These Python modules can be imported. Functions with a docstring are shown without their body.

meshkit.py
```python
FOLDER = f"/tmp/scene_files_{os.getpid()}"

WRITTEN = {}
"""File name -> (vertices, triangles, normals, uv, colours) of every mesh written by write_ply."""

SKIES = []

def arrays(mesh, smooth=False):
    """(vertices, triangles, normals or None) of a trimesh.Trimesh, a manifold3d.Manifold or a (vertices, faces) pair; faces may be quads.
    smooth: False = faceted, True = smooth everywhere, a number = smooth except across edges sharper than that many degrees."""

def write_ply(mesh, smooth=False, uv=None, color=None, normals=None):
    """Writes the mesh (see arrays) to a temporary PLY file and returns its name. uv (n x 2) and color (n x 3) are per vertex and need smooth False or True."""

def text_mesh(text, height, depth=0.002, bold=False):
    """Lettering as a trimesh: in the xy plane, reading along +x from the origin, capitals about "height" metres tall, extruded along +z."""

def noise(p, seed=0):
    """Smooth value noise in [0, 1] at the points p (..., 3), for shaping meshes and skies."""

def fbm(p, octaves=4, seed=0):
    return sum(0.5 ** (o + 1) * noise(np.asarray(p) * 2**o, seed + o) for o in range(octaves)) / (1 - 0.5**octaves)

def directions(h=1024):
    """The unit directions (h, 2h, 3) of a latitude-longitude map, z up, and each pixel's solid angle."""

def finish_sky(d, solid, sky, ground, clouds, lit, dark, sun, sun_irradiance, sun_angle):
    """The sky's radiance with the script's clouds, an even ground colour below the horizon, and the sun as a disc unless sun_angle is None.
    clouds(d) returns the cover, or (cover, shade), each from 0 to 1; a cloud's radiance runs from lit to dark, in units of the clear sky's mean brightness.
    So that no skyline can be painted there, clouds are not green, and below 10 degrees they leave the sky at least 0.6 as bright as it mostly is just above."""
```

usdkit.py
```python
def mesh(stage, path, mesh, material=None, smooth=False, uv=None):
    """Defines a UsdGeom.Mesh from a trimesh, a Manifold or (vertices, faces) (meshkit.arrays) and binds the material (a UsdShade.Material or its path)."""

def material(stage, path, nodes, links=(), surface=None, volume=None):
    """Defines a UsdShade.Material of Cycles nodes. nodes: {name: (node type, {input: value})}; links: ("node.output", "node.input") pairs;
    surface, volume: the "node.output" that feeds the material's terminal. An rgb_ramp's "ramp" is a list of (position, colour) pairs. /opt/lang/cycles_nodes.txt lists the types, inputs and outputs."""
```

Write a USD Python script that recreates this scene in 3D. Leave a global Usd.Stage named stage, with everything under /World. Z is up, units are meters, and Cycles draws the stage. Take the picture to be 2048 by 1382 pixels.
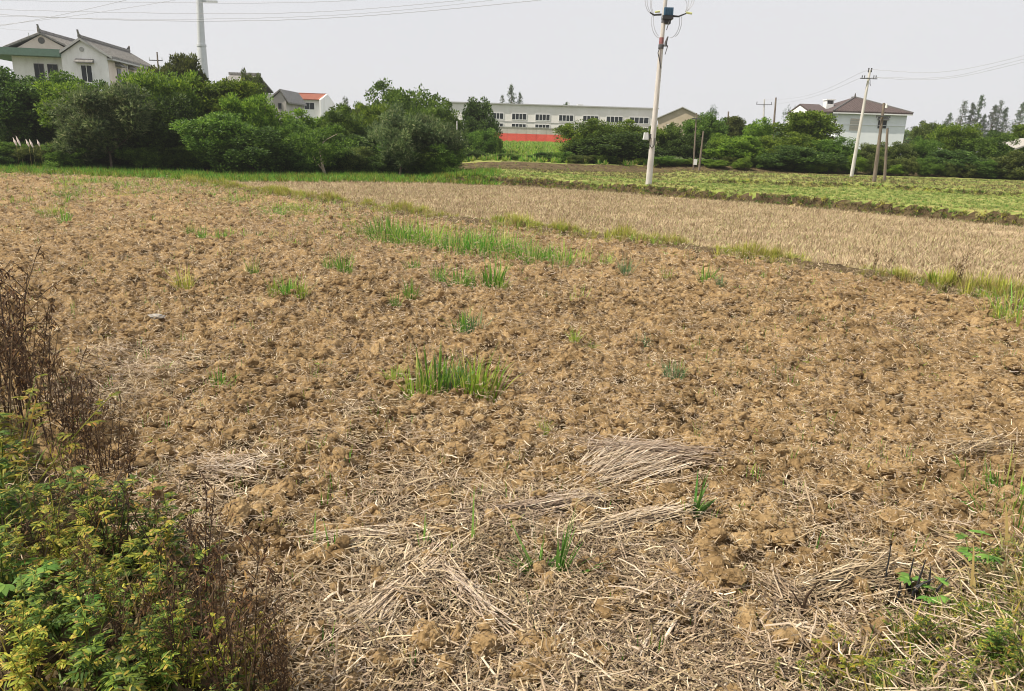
import math, random
import numpy as np, trimesh, usdkit, meshkit
from scipy.spatial import cKDTree
from scipy.sparse import coo_matrix
from scipy.sparse.csgraph import connected_components
from pxr import Usd, UsdGeom, UsdLux, UsdShade, Gf, Sdf, Vt

stage = Usd.Stage.CreateInMemory()
UsdGeom.SetStageUpAxis(stage, 'Z'); UsdGeom.SetStageMetersPerUnit(stage, 1.0)
UsdGeom.Xform.Define(stage, '/World'); UsdGeom.Scope.Define(stage, '/World/Looks')
random.seed(7); RNG = np.random.default_rng(7)

# ---------------------------------------------------------------- camera, sky, sun
FOC, CX, CY, CAMH = 1500.0, 1024.0, 691.0, 2.5
PITCH, ROLL = math.atan((691 - 275) / 1500), math.radians(1.8)
EXPOSURE = 0.78
SUN_EL, SUN_AZ, SUN_INT, SUN_ANGLE = math.radians(51), math.radians(-106), 1.0, 0.8   # azimuth from +y towards +x
SKY_STRENGTH, CLOUD = 0.1, (4.58, 4.57, 4.70)
_fw = np.array([0, math.cos(PITCH), -math.sin(PITCH)]); _u0 = np.array([0, math.sin(PITCH), math.cos(PITCH)]); _r0 = np.array([1.0, 0, 0])
_R = _r0 * math.cos(ROLL) + _u0 * math.sin(ROLL); _U = _u0 * math.cos(ROLL) - _r0 * math.sin(ROLL); EYE = np.array([0, 0, CAMH])
cam = UsdGeom.Camera.Define(stage, '/World/camera')
M4 = Gf.Matrix4d(*[float(x) for r in (np.append(_R, 0), np.append(_U, 0), np.append(-_fw, 0), np.append(EYE, 1)) for x in r])
cam.AddTransformOp().Set(M4)
cam.CreateHorizontalApertureAttr(36.0); cam.CreateVerticalApertureAttr(36.0 * 691 / 1024); cam.CreateFocalLengthAttr(36.0 * FOC / 2048)
cam.CreateClippingRangeAttr(Gf.Vec2f(0.05, 5000)); cam.CreateExposureAttr(EXPOSURE)
sunv = np.array([math.cos(SUN_EL) * math.sin(SUN_AZ), math.cos(SUN_EL) * math.cos(SUN_AZ), math.sin(SUN_EL)])
dome = UsdLux.DomeLight.Define(stage, '/World/sky')
dome.GetPrim().SetCustomDataByKey('kind', 'structure')
skym = usdkit.material(stage, '/World/Looks/sky', {
    'tc': ('texture_coordinate', {}), 'sky': ('sky_texture', {'sky_type': 'single_scattering', 'sun_disc': False, 'sun_elevation': SUN_EL, 'sun_rotation': SUN_AZ, 'aerosol_density': 3.0}),
    'n': ('noise_texture', {'scale': 1.3, 'detail': 3.0, 'roughness': 0.45}),
    'r': ('map_range', {'from_min': 0.3, 'from_max': 0.7, 'to_min': 0.87, 'to_max': 1.0, 'clamp': True}),
    'm': ('mix', {'mix_type': 'mix', 'color2': CLOUD}), 'b': ('background_shader', {'strength': SKY_STRENGTH})},
    [('tc.generated', 'n.vector'), ('n.fac', 'r.value'), ('r.result', 'm.fac'), ('sky.color', 'm.color1'), ('m.color', 'b.color')], surface='b.background')
UsdShade.MaterialBindingAPI.Apply(dome.GetPrim()).Bind(skym)
sun = UsdLux.DistantLight.Define(stage, '/World/sun')
sun.CreateIntensityAttr(SUN_INT); sun.CreateAngleAttr(SUN_ANGLE); sun.CreateNormalizeAttr(True); sun.CreateColorAttr(Gf.Vec3f(1.0, 0.92, 0.78))
_z = sunv; _x = np.cross([0, 0, 1], _z); _x /= np.linalg.norm(_x); _y = np.cross(_z, _x)
sun.AddTransformOp().Set(Gf.Matrix4d(*[float(v) for r in (np.append(_x, 0), np.append(_y, 0), np.append(_z, 0), (0, 0, 60, 1)) for v in r]))

def ray(px, py): return _R * (px - CX) / FOC + _U * (CY - py) / FOC + _fw
def gr(px, py, z=0.0):                      # the point of the level z that the photograph shows at px, py
    d = ray(px, py); return EYE + d * (z - CAMH) / d[2]
def at(px, py, Y):                          # the point of the plane y = Y seen there
    d = ray(px, py); return EYE + d * Y / d[1]

# ---------------------------------------------------------------- prims
_used = {}
def numbered(name, parent='/World'):
    k = parent + '/' + name; n = _used.get(k, 0); _used[k] = n + 1
    return k if n == 0 else '%s_%03d' % (k, n)
def tag(p, label=None, cat=None, group=None, kind=None):
    p = p.GetPrim() if hasattr(p, 'GetPrim') else p
    for k, v in (('label', label), ('category', cat), ('group', group), ('kind', kind)):
        if v: p.SetCustomDataByKey(k, v)
    return p
def path_of(parent): return '/World' if parent is None else str(parent.GetPath())
LEAFY = set(); _tone = np.random.default_rng(99)
def put(path, mesh, mat, smooth=False):
    if isinstance(mesh, MB): mesh = mesh.get()
    m = usdkit.mesh(stage, path, mesh, '/World/Looks/' + mat, smooth)
    if mat in LEAFY:                        # one random tone for every leaf, blade or straw
        f = np.array(m.GetFaceVertexIndicesAttr().Get()).reshape(-1, 3); n = len(m.GetPointsAttr().Get())
        k, lab = connected_components(coo_matrix((np.ones(len(f) * 2), (f[:, [0, 1]].ravel(), f[:, [1, 2]].ravel())), shape=(n, n)), directed=False)
        UsdGeom.PrimvarsAPI(m).CreatePrimvar('tone', Sdf.ValueTypeNames.FloatArray, 'vertex').Set(Vt.FloatArray.FromNumpy(_tone.random(k)[lab].astype(np.float32)))
    return m.GetPrim()
def obj(name, mesh, mat, parent=None, smooth=False):
    return put(numbered(name, path_of(parent)), mesh, mat, smooth)
def thing(name, label=None, cat=None, loc=(0, 0, 0), rz=0.0, group=None, parent=None):
    x = UsdGeom.Xform.Define(stage, numbered(name, path_of(parent)))
    x.AddTranslateOp().Set(Gf.Vec3d(*[float(v) for v in loc]))
    if rz: x.AddRotateZOp().Set(float(rz))
    return tag(x, label, cat, group)
def copy_of(kind, name, label, cat, loc, rz=0.0, scale=(1, 1, 1), group=None, tilt=(0, 0)):
    x = UsdGeom.Xform.Define(stage, numbered(name))
    x.AddTranslateOp().Set(Gf.Vec3d(*[float(v) for v in loc]))
    if tilt != (0, 0): x.AddRotateXYZOp(opSuffix='lean').Set(Gf.Vec3f(tilt[0], tilt[1], 0))
    x.AddRotateZOp().Set(float(rz)); x.AddScaleOp().Set(Gf.Vec3f(*[float(v) for v in scale]))
    p = x.GetPrim(); p.GetReferences().AddInternalReference('/World/Kinds/' + kind); p.SetInstanceable(True)
    return tag(p, label, cat, group)
stage.CreateClassPrim('/World/Kinds')
def kind(name):
    return UsdGeom.Xform.Define(stage, '/World/Kinds/' + name).GetPrim()
def scatter(name, protos, pos, rz, scale, label, cat, idx=None, tilt=None, mat_kind='stuff', rng=RNG):
    """One PointInstancer of many alike small pieces. protos: [(mesh, material)]."""
    p = numbered(name); pi = UsdGeom.PointInstancer.Define(stage, p); pr = []
    for i, (m, mt) in enumerate(protos):
        q = p + '/kinds/piece_%03d' % (i + 1)
        put(q, m, mt); pr.append(q)
    n = len(pos); pi.CreatePrototypesRel().SetTargets(pr)
    idx = rng.integers(0, len(pr), n) if idx is None else idx
    pi.CreateProtoIndicesAttr(Vt.IntArray.FromNumpy(np.asarray(idx, np.int32)))
    pi.CreatePositionsAttr(Vt.Vec3fArray.FromNumpy(np.asarray(pos, np.float32)))
    sc = np.asarray(scale, np.float32); sc = np.repeat(sc[:, None], 3, 1) if sc.ndim == 1 else sc
    pi.CreateScalesAttr(Vt.Vec3fArray.FromNumpy(sc))
    q = np.zeros((n, 4)); q[:, 0] = np.cos(rz / 2); q[:, 3] = np.sin(rz / 2)
    if tilt is not None:                    # a second turn about a random level axis
        a = rng.uniform(0, 2 * np.pi, n); t = tilt / 2
        w2, x2, y2 = np.cos(t), np.sin(t) * np.cos(a), np.sin(t) * np.sin(a)
        w1, z1 = q[:, 0].copy(), q[:, 3].copy()
        q = np.stack([w2 * w1, x2 * w1 + y2 * z1, y2 * w1 - x2 * z1, w2 * z1], 1)
    pi.CreateOrientationsAttr(Vt.QuathArray([Gf.Quath(float(a), float(b), float(c), float(d)) for a, b, c, d in q]))
    return tag(pi, label, cat, kind=mat_kind)

# ---------------------------------------------------------------- meshes
class MB:
    def __init__(s): s.v, s.f, s.n = [], [], 0
    def add(s, v, f=None):
        if f is None:
            if isinstance(v, MB): v, f = v.get()
            elif isinstance(v, trimesh.Trimesh): v, f = v.vertices, v.faces
            else: v, f = v
        v, f = np.asarray(v, float), np.asarray(f, int)
        if f.shape[1] == 4: f = np.vstack([f[:, [0, 1, 2]], f[:, [0, 2, 3]]])
        s.v.append(v); s.f.append(f + s.n); s.n += len(v); return s
    def get(s): return np.vstack(s.v), np.vstack(s.f)
    def box(s, x0, x1, y0, y1, z0, z1):
        v = np.array([(x, y, z) for z in (z0, z1) for y in (y0, y1) for x in (x0, x1)])
        return s.add(v, np.array([(0, 2, 3, 1), (4, 5, 7, 6), (0, 1, 5, 4), (2, 6, 7, 3), (0, 4, 6, 2), (1, 3, 7, 5)]))
    def prism(s, poly, y0, y1):             # convex polygon in x, z drawn out along y
        n = len(poly); v = np.array([(x, y0, z) for x, z in poly] + [(x, y1, z) for x, z in poly])
        f = [(0, i, i + 1) for i in range(1, n - 1)] + [(n, n + i + 1, n + i) for i in range(1, n - 1)]
        for i in range(n):
            j = (i + 1) % n; f += [(i, n + i, n + j), (i, n + j, j)]
        return s.add(v, np.array(f))
    def prismx(s, poly, x0, x1):            # convex polygon in y, z drawn out along x
        t = MB().prism(poly, x0, x1).get(); return s.add(t[0][:, [1, 0, 2]], t[1][:, ::-1])
    def tube(s, pts, r, k=6, cap=True):
        v, f = tube(pts, r, k, cap); return s.add(v, f)
def tube(pts, r, k=6, cap=True):
    p = np.asarray(pts, float); n = len(p); r = np.broadcast_to(np.asarray(r, float), n)
    t = np.gradient(p, axis=0); t /= np.linalg.norm(t, axis=1, keepdims=True) + 1e-12
    ref = np.array([1.0, 0, 0]) if abs(t[:, 0]).mean() < 0.8 else np.array([0, 1.0, 0])
    a = np.cross(t, ref); a /= np.linalg.norm(a, axis=1, keepdims=True) + 1e-12; b = np.cross(t, a)
    w = np.arange(k) / k * 2 * np.pi
    v = (p[:, None] + r[:, None, None] * (np.cos(w)[None, :, None] * a[:, None] + np.sin(w)[None, :, None] * b[:, None])).reshape(-1, 3)
    f = []
    for i in range(n - 1):
        for j in range(k):
            q = (i * k + j, i * k + (j + 1) % k, (i + 1) * k + (j + 1) % k, (i + 1) * k + j); f += [(q[0], q[1], q[2]), (q[0], q[2], q[3])]
    if cap:
        f += [(0, j + 1, j) for j in range(1, k - 1)] + [((n - 1) * k, (n - 1) * k + j, (n - 1) * k + j + 1) for j in range(1, k - 1)]
    return v, np.array(f)
def unit(v): return v / (np.linalg.norm(v, axis=-1, keepdims=True) + 1e-12)
def blades(P, D, L, W, seg=3, droop=0.4, form='grass', twist=None, rng=RNG):
    """Many leaf blades at once: strips that start at P along D, sag by droop, and narrow to a tip."""
    P, D = np.asarray(P, float), unit(np.asarray(D, float)); n = len(P)
    L, W, droop = np.broadcast_to(L, n), np.broadcast_to(W, n), np.broadcast_to(droop, n)
    S = np.cross(D, [0, 0, 1.0]) + 1e-4; S = unit(S)
    a = rng.uniform(-1, 1, n) * (np.pi if twist is None else twist); N = np.cross(S, D)
    S = S * np.cos(a)[:, None] + N * np.sin(a)[:, None]
    v = np.zeros((n, seg + 1, 2, 3))
    for i in range(seg + 1):
        s = i / seg
        w = {'grass': (1 - s ** 2) * 0.95 + 0.05, 'leaf': max(math.sin(math.pi * min(s * 0.92 + 0.06, 1)), 0.06), 'strip': 1.0}[form]
        c = P + D * (L * s)[:, None]; c[:, 2] -= droop * L * s * s
        v[:, i, 0] = c - S * (W * w / 2)[:, None]; v[:, i, 1] = c + S * (W * w / 2)[:, None]
    b = np.arange(n)[:, None] * (seg + 1) * 2; f = []
    for i in range(seg):
        q = np.array([2 * i, 2 * i + 1, 2 * i + 3, 2 * i + 2]); f += [b + q[[0, 1, 2]], b + q[[0, 2, 3]]]
    return v.reshape(-1, 3), np.stack(f, 1).reshape(-1, 3)
def diamonds(P, D, L, W, rng=RNG):
    """Small flat leaves of two triangles."""
    D = unit(np.asarray(D, float)); n = len(P); L, W = np.broadcast_to(L, n)[:, None], np.broadcast_to(W, n)[:, None]
    S = unit(np.cross(D, unit(rng.normal(size=(n, 3)) + [0, 0, .5]))); m = P + D * L * 0.45; N = np.cross(S, D) * L * 0.08
    v = np.stack([P, m - S * W / 2 + N, P + D * L, m + S * W / 2 + N], 1).reshape(-1, 3); b = np.arange(n)[:, None] * 4
    return v, np.stack([b + [0, 1, 2], b + [0, 2, 3]], 1).reshape(-1, 3)
def stalks(P, Q, r, k=3, bend=0.0, rng=RNG):
    """Many thin straight or slightly bent straws from P to Q, closed tubes of k sides."""
    P, Q = np.asarray(P, float), np.asarray(Q, float); n = len(P); r = np.broadcast_to(r, n)
    D = unit(Q - P); a = unit(np.cross(D, [0.13, 0.21, 1.0])); b = np.cross(D, a)
    mid = (P + Q) / 2 + a * (rng.normal(0, 1, n) * bend)[:, None] + b * (rng.normal(0, 1, n) * bend)[:, None]
    w = np.arange(k) / k * 2 * np.pi; rings = []
    for c, q in ((P, 1), (mid, 1), (Q, 0.8)):
        rings.append(c[:, None] + (r * q)[:, None, None] * (np.cos(w)[None, :, None] * a[:, None] + 0.32 * np.sin(w)[None, :, None] * b[:, None]))
    v = np.stack(rings, 1).reshape(-1, 3); base = np.arange(n)[:, None] * 3 * k; f = []
    for i in range(2):
        for j in range(k):
            q = np.array([i * k + j, i * k + (j + 1) % k, (i + 1) * k + (j + 1) % k, (i + 1) * k + j]); f += [base + q[[0, 1, 2]], base + q[[0, 2, 3]]]
    return v, np.stack(f, 1).reshape(-1, 3)
def sph(n, rng): return unit(rng.normal(size=(n, 3)))

# ---------------------------------------------------------------- materials
def noisy(name, ramp, scale=3.0, detail=5.0, rough=0.85, bump=0.0, bscale=40.0, dist=0.02, coord='position', spec=0.25, scale2=None, ramp2=None, fac2=0.5, stretch=None):
    src = ('geometry', 'position') if coord == 'position' else ('texture_coordinate', 'object')
    nd = {'g': (src[0], {}), 'mp': ('mapping', {'scale': stretch or (1, 1, 1)}), 'n': ('noise_texture', {'scale': scale, 'detail': detail, 'roughness': 0.6}), 'r': ('rgb_ramp', {'ramp': ramp}),
          'p': ('principled_bsdf', {'roughness': rough, 'specular_ior_level': spec})}
    ln = [('g.' + src[1], 'mp.vector'), ('mp.vector', 'n.vector'), ('n.fac', 'r.fac')]; col = 'r.color'
    if ramp2:
        nd['n2'] = ('noise_texture', {'scale': scale2, 'detail': 4.0, 'roughness': 0.65}); nd['r2'] = ('rgb_ramp', {'ramp': ramp2}); nd['mx'] = ('mix', {'mix_type': 'multiply', 'fac': fac2})
        ln += [('mp.vector', 'n2.vector'), ('n2.fac', 'r2.fac'), ('r.color', 'mx.color1'), ('r2.color', 'mx.color2')]; col = 'mx.color'
    ln.append((col, 'p.base_color'))
    if bump:
        nd['bn'] = ('noise_texture', {'scale': bscale, 'detail': 6.0, 'roughness': 0.7}); nd['b'] = ('bump', {'strength': bump, 'distance': dist})
        ln += [('mp.vector', 'bn.vector'), ('bn.fac', 'b.height'), ('b.normal', 'p.normal')]
    return usdkit.material(stage, '/World/Looks/' + name, nd, ln, surface='p.BSDF')
def leafy(name, ramp, trans=0.3, rough=0.55, spec=0.3, per='island', tint=None, patch=None, pscale=1.5):
    """Leaves, blades and straws: each piece its own tone, some light passing through. patch: a second ramp multiplied in by large soft noise (older and younger growth)."""
    LEAFY.add(name)
    nd = {'g': ('attribute', {'attribute': 'tone'}), 'r': ('rgb_ramp', {'ramp': ramp}), 'p': ('principled_bsdf', {'roughness': rough, 'specular_ior_level': spec})}
    ln = [('g.fac', 'r.fac')]; col = 'r.color'
    if patch:
        nd['tc'] = ('texture_coordinate', {}); nd['n'] = ('noise_texture', {'scale': pscale, 'detail': 2.0}); nd['r2'] = ('rgb_ramp', {'ramp': patch}); nd['mx'] = ('mix', {'mix_type': 'multiply', 'fac': 1.0})
        ln += [('tc.object', 'n.vector'), ('n.fac', 'r2.fac'), (col, 'mx.color1'), ('r2.color', 'mx.color2')]; col = 'mx.color'
    nd['oi'] = ('object_info', {}); nd['hs'] = ('hsv', {'fac': 1.0, 'saturation': 1.0}); nd['mr'] = ('map_range', {'to_min': 0.75, 'to_max': 1.2}); nd['mh'] = ('map_range', {'to_min': 0.488, 'to_max': 0.512})
    ln += [('oi.random', 'mr.value'), ('mr.result', 'hs.value'), ('oi.random', 'mh.value'), ('mh.result', 'hs.hue'), (col, 'hs.color')]; col = 'hs.color'
    ln.append((col, 'p.base_color')); out = 'p.BSDF'
    if trans:
        nd['t'] = ('translucent_bsdf', {}); nd['m'] = ('mix_closure', {'fac': trans}); ln += [(col, 't.color'), ('p.BSDF', 'm.closure1'), ('t.BSDF', 'm.closure2')]; out = 'm.closure'
    return usdkit.material(stage, '/World/Looks/' + name, nd, ln, surface=out)
def plain(name, c, rough=0.6, metal=0.0, spec=0.4):
    return noisy(name, [(0.25, tuple(0.82 * x for x in c)), (0.75, tuple(min(1.1 * x, 0.9) for x in c))], scale=6.0, rough=rough, coord='object', spec=spec)

G3 = [(0.3, (0.55, 0.55, 0.55)), (0.7, (1.25, 1.25, 1.25))]
SOIL = [(0.33, (0.10, 0.066, 0.031)), (0.46, (0.245, 0.165, 0.082)), (0.60, (0.355, 0.247, 0.127)), (0.78, (0.45, 0.335, 0.19))]
noisy('soil', SOIL, scale=2.2, detail=9, rough=0.95, bump=0.9, bscale=45, dist=0.025, spec=0.1, scale2=28, ramp2=[(0.32, (0.5, 0.47, 0.42)), (0.6, (1.1, 1.08, 1.05))], fac2=0.8)
noisy('clod', [(0.30, (0.14, 0.092, 0.042)), (0.48, (0.28, 0.19, 0.095)), (0.75, (0.40, 0.285, 0.152))], scale=5, detail=8, rough=0.95, bump=0.8, bscale=70, dist=0.015, spec=0.1, scale2=40, ramp2=[(0.3, (0.62, 0.6, 0.55)), (0.6, (1.1, 1.08, 1.05))], fac2=0.8)
noisy('stubble_soil', [(0.3, (0.22, 0.16, 0.09)), (0.5, (0.36, 0.272, 0.168)), (0.7, (0.47, 0.375, 0.245))], scale=1.4, detail=10, rough=0.95, bump=0.8, bscale=25, dist=0.03, spec=0.1, scale2=14, ramp2=[(0.3, (0.6, 0.58, 0.55)), (0.6, (1.1, 1.08, 1.05))], fac2=0.8)
noisy('terrace_soil', [(0.32, (0.10, 0.12, 0.035)), (0.5, (0.20, 0.24, 0.06)), (0.68, (0.30, 0.26, 0.10))], scale=0.8, detail=8, rough=0.95, bump=0.7, bscale=15, dist=0.04, spec=0.1, stretch=(0.5, 1.4, 1))
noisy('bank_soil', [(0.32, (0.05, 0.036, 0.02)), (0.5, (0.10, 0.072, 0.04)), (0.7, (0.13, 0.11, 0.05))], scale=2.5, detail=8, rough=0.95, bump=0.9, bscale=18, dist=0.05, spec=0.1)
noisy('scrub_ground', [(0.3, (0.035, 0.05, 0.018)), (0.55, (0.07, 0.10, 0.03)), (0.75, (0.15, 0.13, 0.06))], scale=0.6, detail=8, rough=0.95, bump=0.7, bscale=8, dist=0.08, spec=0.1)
STRAW = [(0.0, (0.10, 0.07, 0.038)), (0.35, (0.24, 0.175, 0.105)), (0.70, (0.385, 0.29, 0.185)), (0.90, (0.50, 0.395, 0.275)), (1.0, (0.62, 0.53, 0.41))]
leafy('straw', STRAW, trans=0.0, rough=0.6)
leafy('pale_straw', [(0.0, (0.22, 0.16, 0.10)), (0.3, (0.42, 0.325, 0.23)), (0.8, (0.56, 0.45, 0.335)), (1.0, (0.68, 0.59, 0.47))], trans=0.0, rough=0.6)
leafy('stubble', [(0.0, (0.18, 0.13, 0.075)), (0.5, (0.36, 0.275, 0.17)), (0.88, (0.50, 0.405, 0.265)), (1.0, (0.27, 0.33, 0.08))], trans=0.1, rough=0.7)
leafy('grass_green', [(0.0, (0.05, 0.14, 0.02)), (0.5, (0.125, 0.31, 0.03)), (0.8, (0.21, 0.40, 0.045)), (0.9, (0.42, 0.40, 0.11)), (1.0, (0.5, 0.42, 0.22))], trans=0.35)
leafy('grass_lime', [(0.0, (0.11, 0.21, 0.025)), (0.5, (0.24, 0.40, 0.035)), (0.8, (0.34, 0.42, 0.06)), (0.9, (0.48, 0.43, 0.13)), (1.0, (0.52, 0.44, 0.24))], trans=0.35)
leafy('grass_blue', [(0.0, (0.05, 0.12, 0.05)), (0.6, (0.12, 0.22, 0.09)), (1.0, (0.22, 0.30, 0.14))], trans=0.3)
leafy('grass_dry', [(0.0, (0.30, 0.22, 0.08)), (0.5, (0.48, 0.38, 0.16)), (0.85, (0.58, 0.5, 0.25)), (1.0, (0.25, 0.32, 0.06))], trans=0.25)
leafy('grass_yellow', [(0.0, (0.16, 0.18, 0.025)), (0.4, (0.34, 0.37, 0.05)), (0.8, (0.50, 0.44, 0.10)), (1.0, (0.55, 0.46, 0.19))], trans=0.3)
leafy('grass_brown', [(0.0, (0.05, 0.036, 0.02)), (0.5, (0.12, 0.085, 0.045)), (0.8, (0.23, 0.17, 0.09)), (1.0, (0.12, 0.16, 0.035))], trans=0.15)
leafy('weed_leaf', [(0.0, (0.034, 0.066, 0.011)), (0.45, (0.09, 0.15, 0.02)), (0.78, (0.19, 0.255, 0.032)), (0.92, (0.44, 0.37, 0.05)), (1.0, (0.32, 0.18, 0.06))], trans=0.35)
leafy('vetch_leaf', [(0.0, (0.12, 0.16, 0.02)), (0.4, (0.23, 0.26, 0.03)), (0.75, (0.40, 0.36, 0.05)), (1.0, (0.48, 0.28, 0.07))], trans=0.4)
leafy('terrace_lime', [(0.0, (0.09, 0.12, 0.025)), (0.5, (0.19, 0.25, 0.045)), (0.85, (0.29, 0.30, 0.08)), (1.0, (0.42, 0.35, 0.16))], trans=0.2)
leafy('terrace_green', [(0.0, (0.05, 0.11, 0.02)), (0.5, (0.11, 0.22, 0.03)), (0.85, (0.18, 0.29, 0.05)), (1.0, (0.36, 0.32, 0.12))], trans=0.2)
leafy('wheat_leaf', [(0.0, (0.07, 0.17, 0.03)), (0.6, (0.14, 0.29, 0.05)), (1.0, (0.24, 0.38, 0.08))], trans=0.3)
leafy('broad_leaf', [(0.0, (0.08, 0.19, 0.03)), (1.0, (0.2, 0.34, 0.06))], trans=0.3)
leafy('dead_stem', [(0.0, (0.024, 0.014, 0.008)), (0.5, (0.062, 0.036, 0.019)), (1.0, (0.13, 0.078, 0.04))], trans=0.0, rough=0.8)
leafy('dead_leaf', [(0.0, (0.03, 0.017, 0.009)), (0.6, (0.085, 0.046, 0.021)), (0.88, (0.19, 0.10, 0.04)), (1.0, (0.38, 0.24, 0.08))], trans=0.1, rough=0.8)
PATCH = [(0.35, (0.62, 0.66, 0.62)), (0.65, (1.3, 1.25, 1.1))]
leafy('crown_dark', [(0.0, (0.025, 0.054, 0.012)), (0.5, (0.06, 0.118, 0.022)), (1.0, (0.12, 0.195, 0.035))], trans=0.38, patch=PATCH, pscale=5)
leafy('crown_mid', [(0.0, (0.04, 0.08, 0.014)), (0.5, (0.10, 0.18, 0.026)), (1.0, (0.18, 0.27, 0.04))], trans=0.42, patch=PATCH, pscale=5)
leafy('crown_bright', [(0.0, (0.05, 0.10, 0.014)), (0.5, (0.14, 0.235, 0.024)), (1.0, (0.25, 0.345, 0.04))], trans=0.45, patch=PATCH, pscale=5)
leafy('crown_grey', [(0.0, (0.05, 0.085, 0.032)), (0.5, (0.12, 0.17, 0.065)), (0.9, (0.2, 0.245, 0.11)), (1.0, (0.32, 0.33, 0.2))], trans=0.42, patch=PATCH, pscale=5)
leafy('crown_conifer', [(0.0, (0.05, 0.075, 0.048)), (0.6, (0.095, 0.135, 0.075)), (1.0, (0.15, 0.19, 0.11))], trans=0.3)
leafy('crown_olive', [(0.0, (0.04, 0.062, 0.016)), (0.5, (0.10, 0.135, 0.03)), (1.0, (0.17, 0.20, 0.045))], trans=0.4, patch=PATCH, pscale=5)
noisy('bark', [(0.3, (0.06, 0.045, 0.033)), (0.7, (0.16, 0.125, 0.095))], scale=9, coord='object', bump=0.5, bscale=20)
noisy('bark_pale', [(0.3, (0.24, 0.19, 0.14)), (0.7, (0.42, 0.35, 0.27))], scale=9, coord='object', bump=0.5, bscale=20)
noisy('concrete', [(0.3, (0.36, 0.34, 0.32)), (0.5, (0.47, 0.45, 0.43)), (0.7, (0.56, 0.54, 0.51))], scale=3, detail=8, rough=0.9, bump=0.2, bscale=30, stretch=(3, 3, 0.6), scale2=1.3, ramp2=[(0.3, (0.75, 0.74, 0.72)), (0.6, (1.05, 1.05, 1.05))], fac2=0.7)
noisy('old_wood', [(0.3, (0.09, 0.07, 0.055)), (0.7, (0.22, 0.18, 0.145))], scale=4, detail=7, rough=0.9, bump=0.3, bscale=30, stretch=(4, 4, 0.4))
noisy('white_render', [(0.3, (0.70, 0.69, 0.68)), (0.6, (0.80, 0.795, 0.79)), (0.8, (0.84, 0.835, 0.83))], scale=0.7, detail=8, rough=0.85, bump=0.1, bscale=20, stretch=(1.4, 1.4, 0.5), scale2=2.2, ramp2=[(0.25, (0.80, 0.79, 0.76)), (0.5, (1.0, 1.0, 1.0))], fac2=0.7)
noisy('pink_render', [(0.3, (0.58, 0.49, 0.43)), (0.7, (0.68, 0.60, 0.54))], scale=0.9, detail=8, rough=0.85, stretch=(1.4, 1.4, 0.5))
noisy('blue_white_render', [(0.3, (0.67, 0.70, 0.72)), (0.7, (0.78, 0.80, 0.815))], scale=0.6, detail=8, rough=0.85, stretch=(1.2, 1.2, 0.5))
noisy('cream_render', [(0.3, (0.68, 0.65, 0.61)), (0.7, (0.79, 0.77, 0.74))], scale=0.5, detail=8, rough=0.85, stretch=(1.2, 1.2, 0.4))
noisy('beige_render', [(0.3, (0.36, 0.30, 0.215)), (0.7, (0.47, 0.40, 0.30))], scale=0.7, detail=8, rough=0.9)
noisy('grey_render', [(0.3, (0.36, 0.34, 0.31)), (0.7, (0.52, 0.49, 0.45))], scale=0.8, detail=8, rough=0.9, stretch=(1.3, 1.3, 0.5))
noisy('red_paint', [(0.3, (0.58, 0.085, 0.065)), (0.7, (0.72, 0.13, 0.10))], scale=0.9, detail=7, rough=0.8)
noisy('grey_tiles', [(0.3, (0.12, 0.115, 0.11)), (0.7, (0.27, 0.26, 0.245))], scale=5, detail=8, rough=0.85, bump=0.4, bscale=10)
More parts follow.
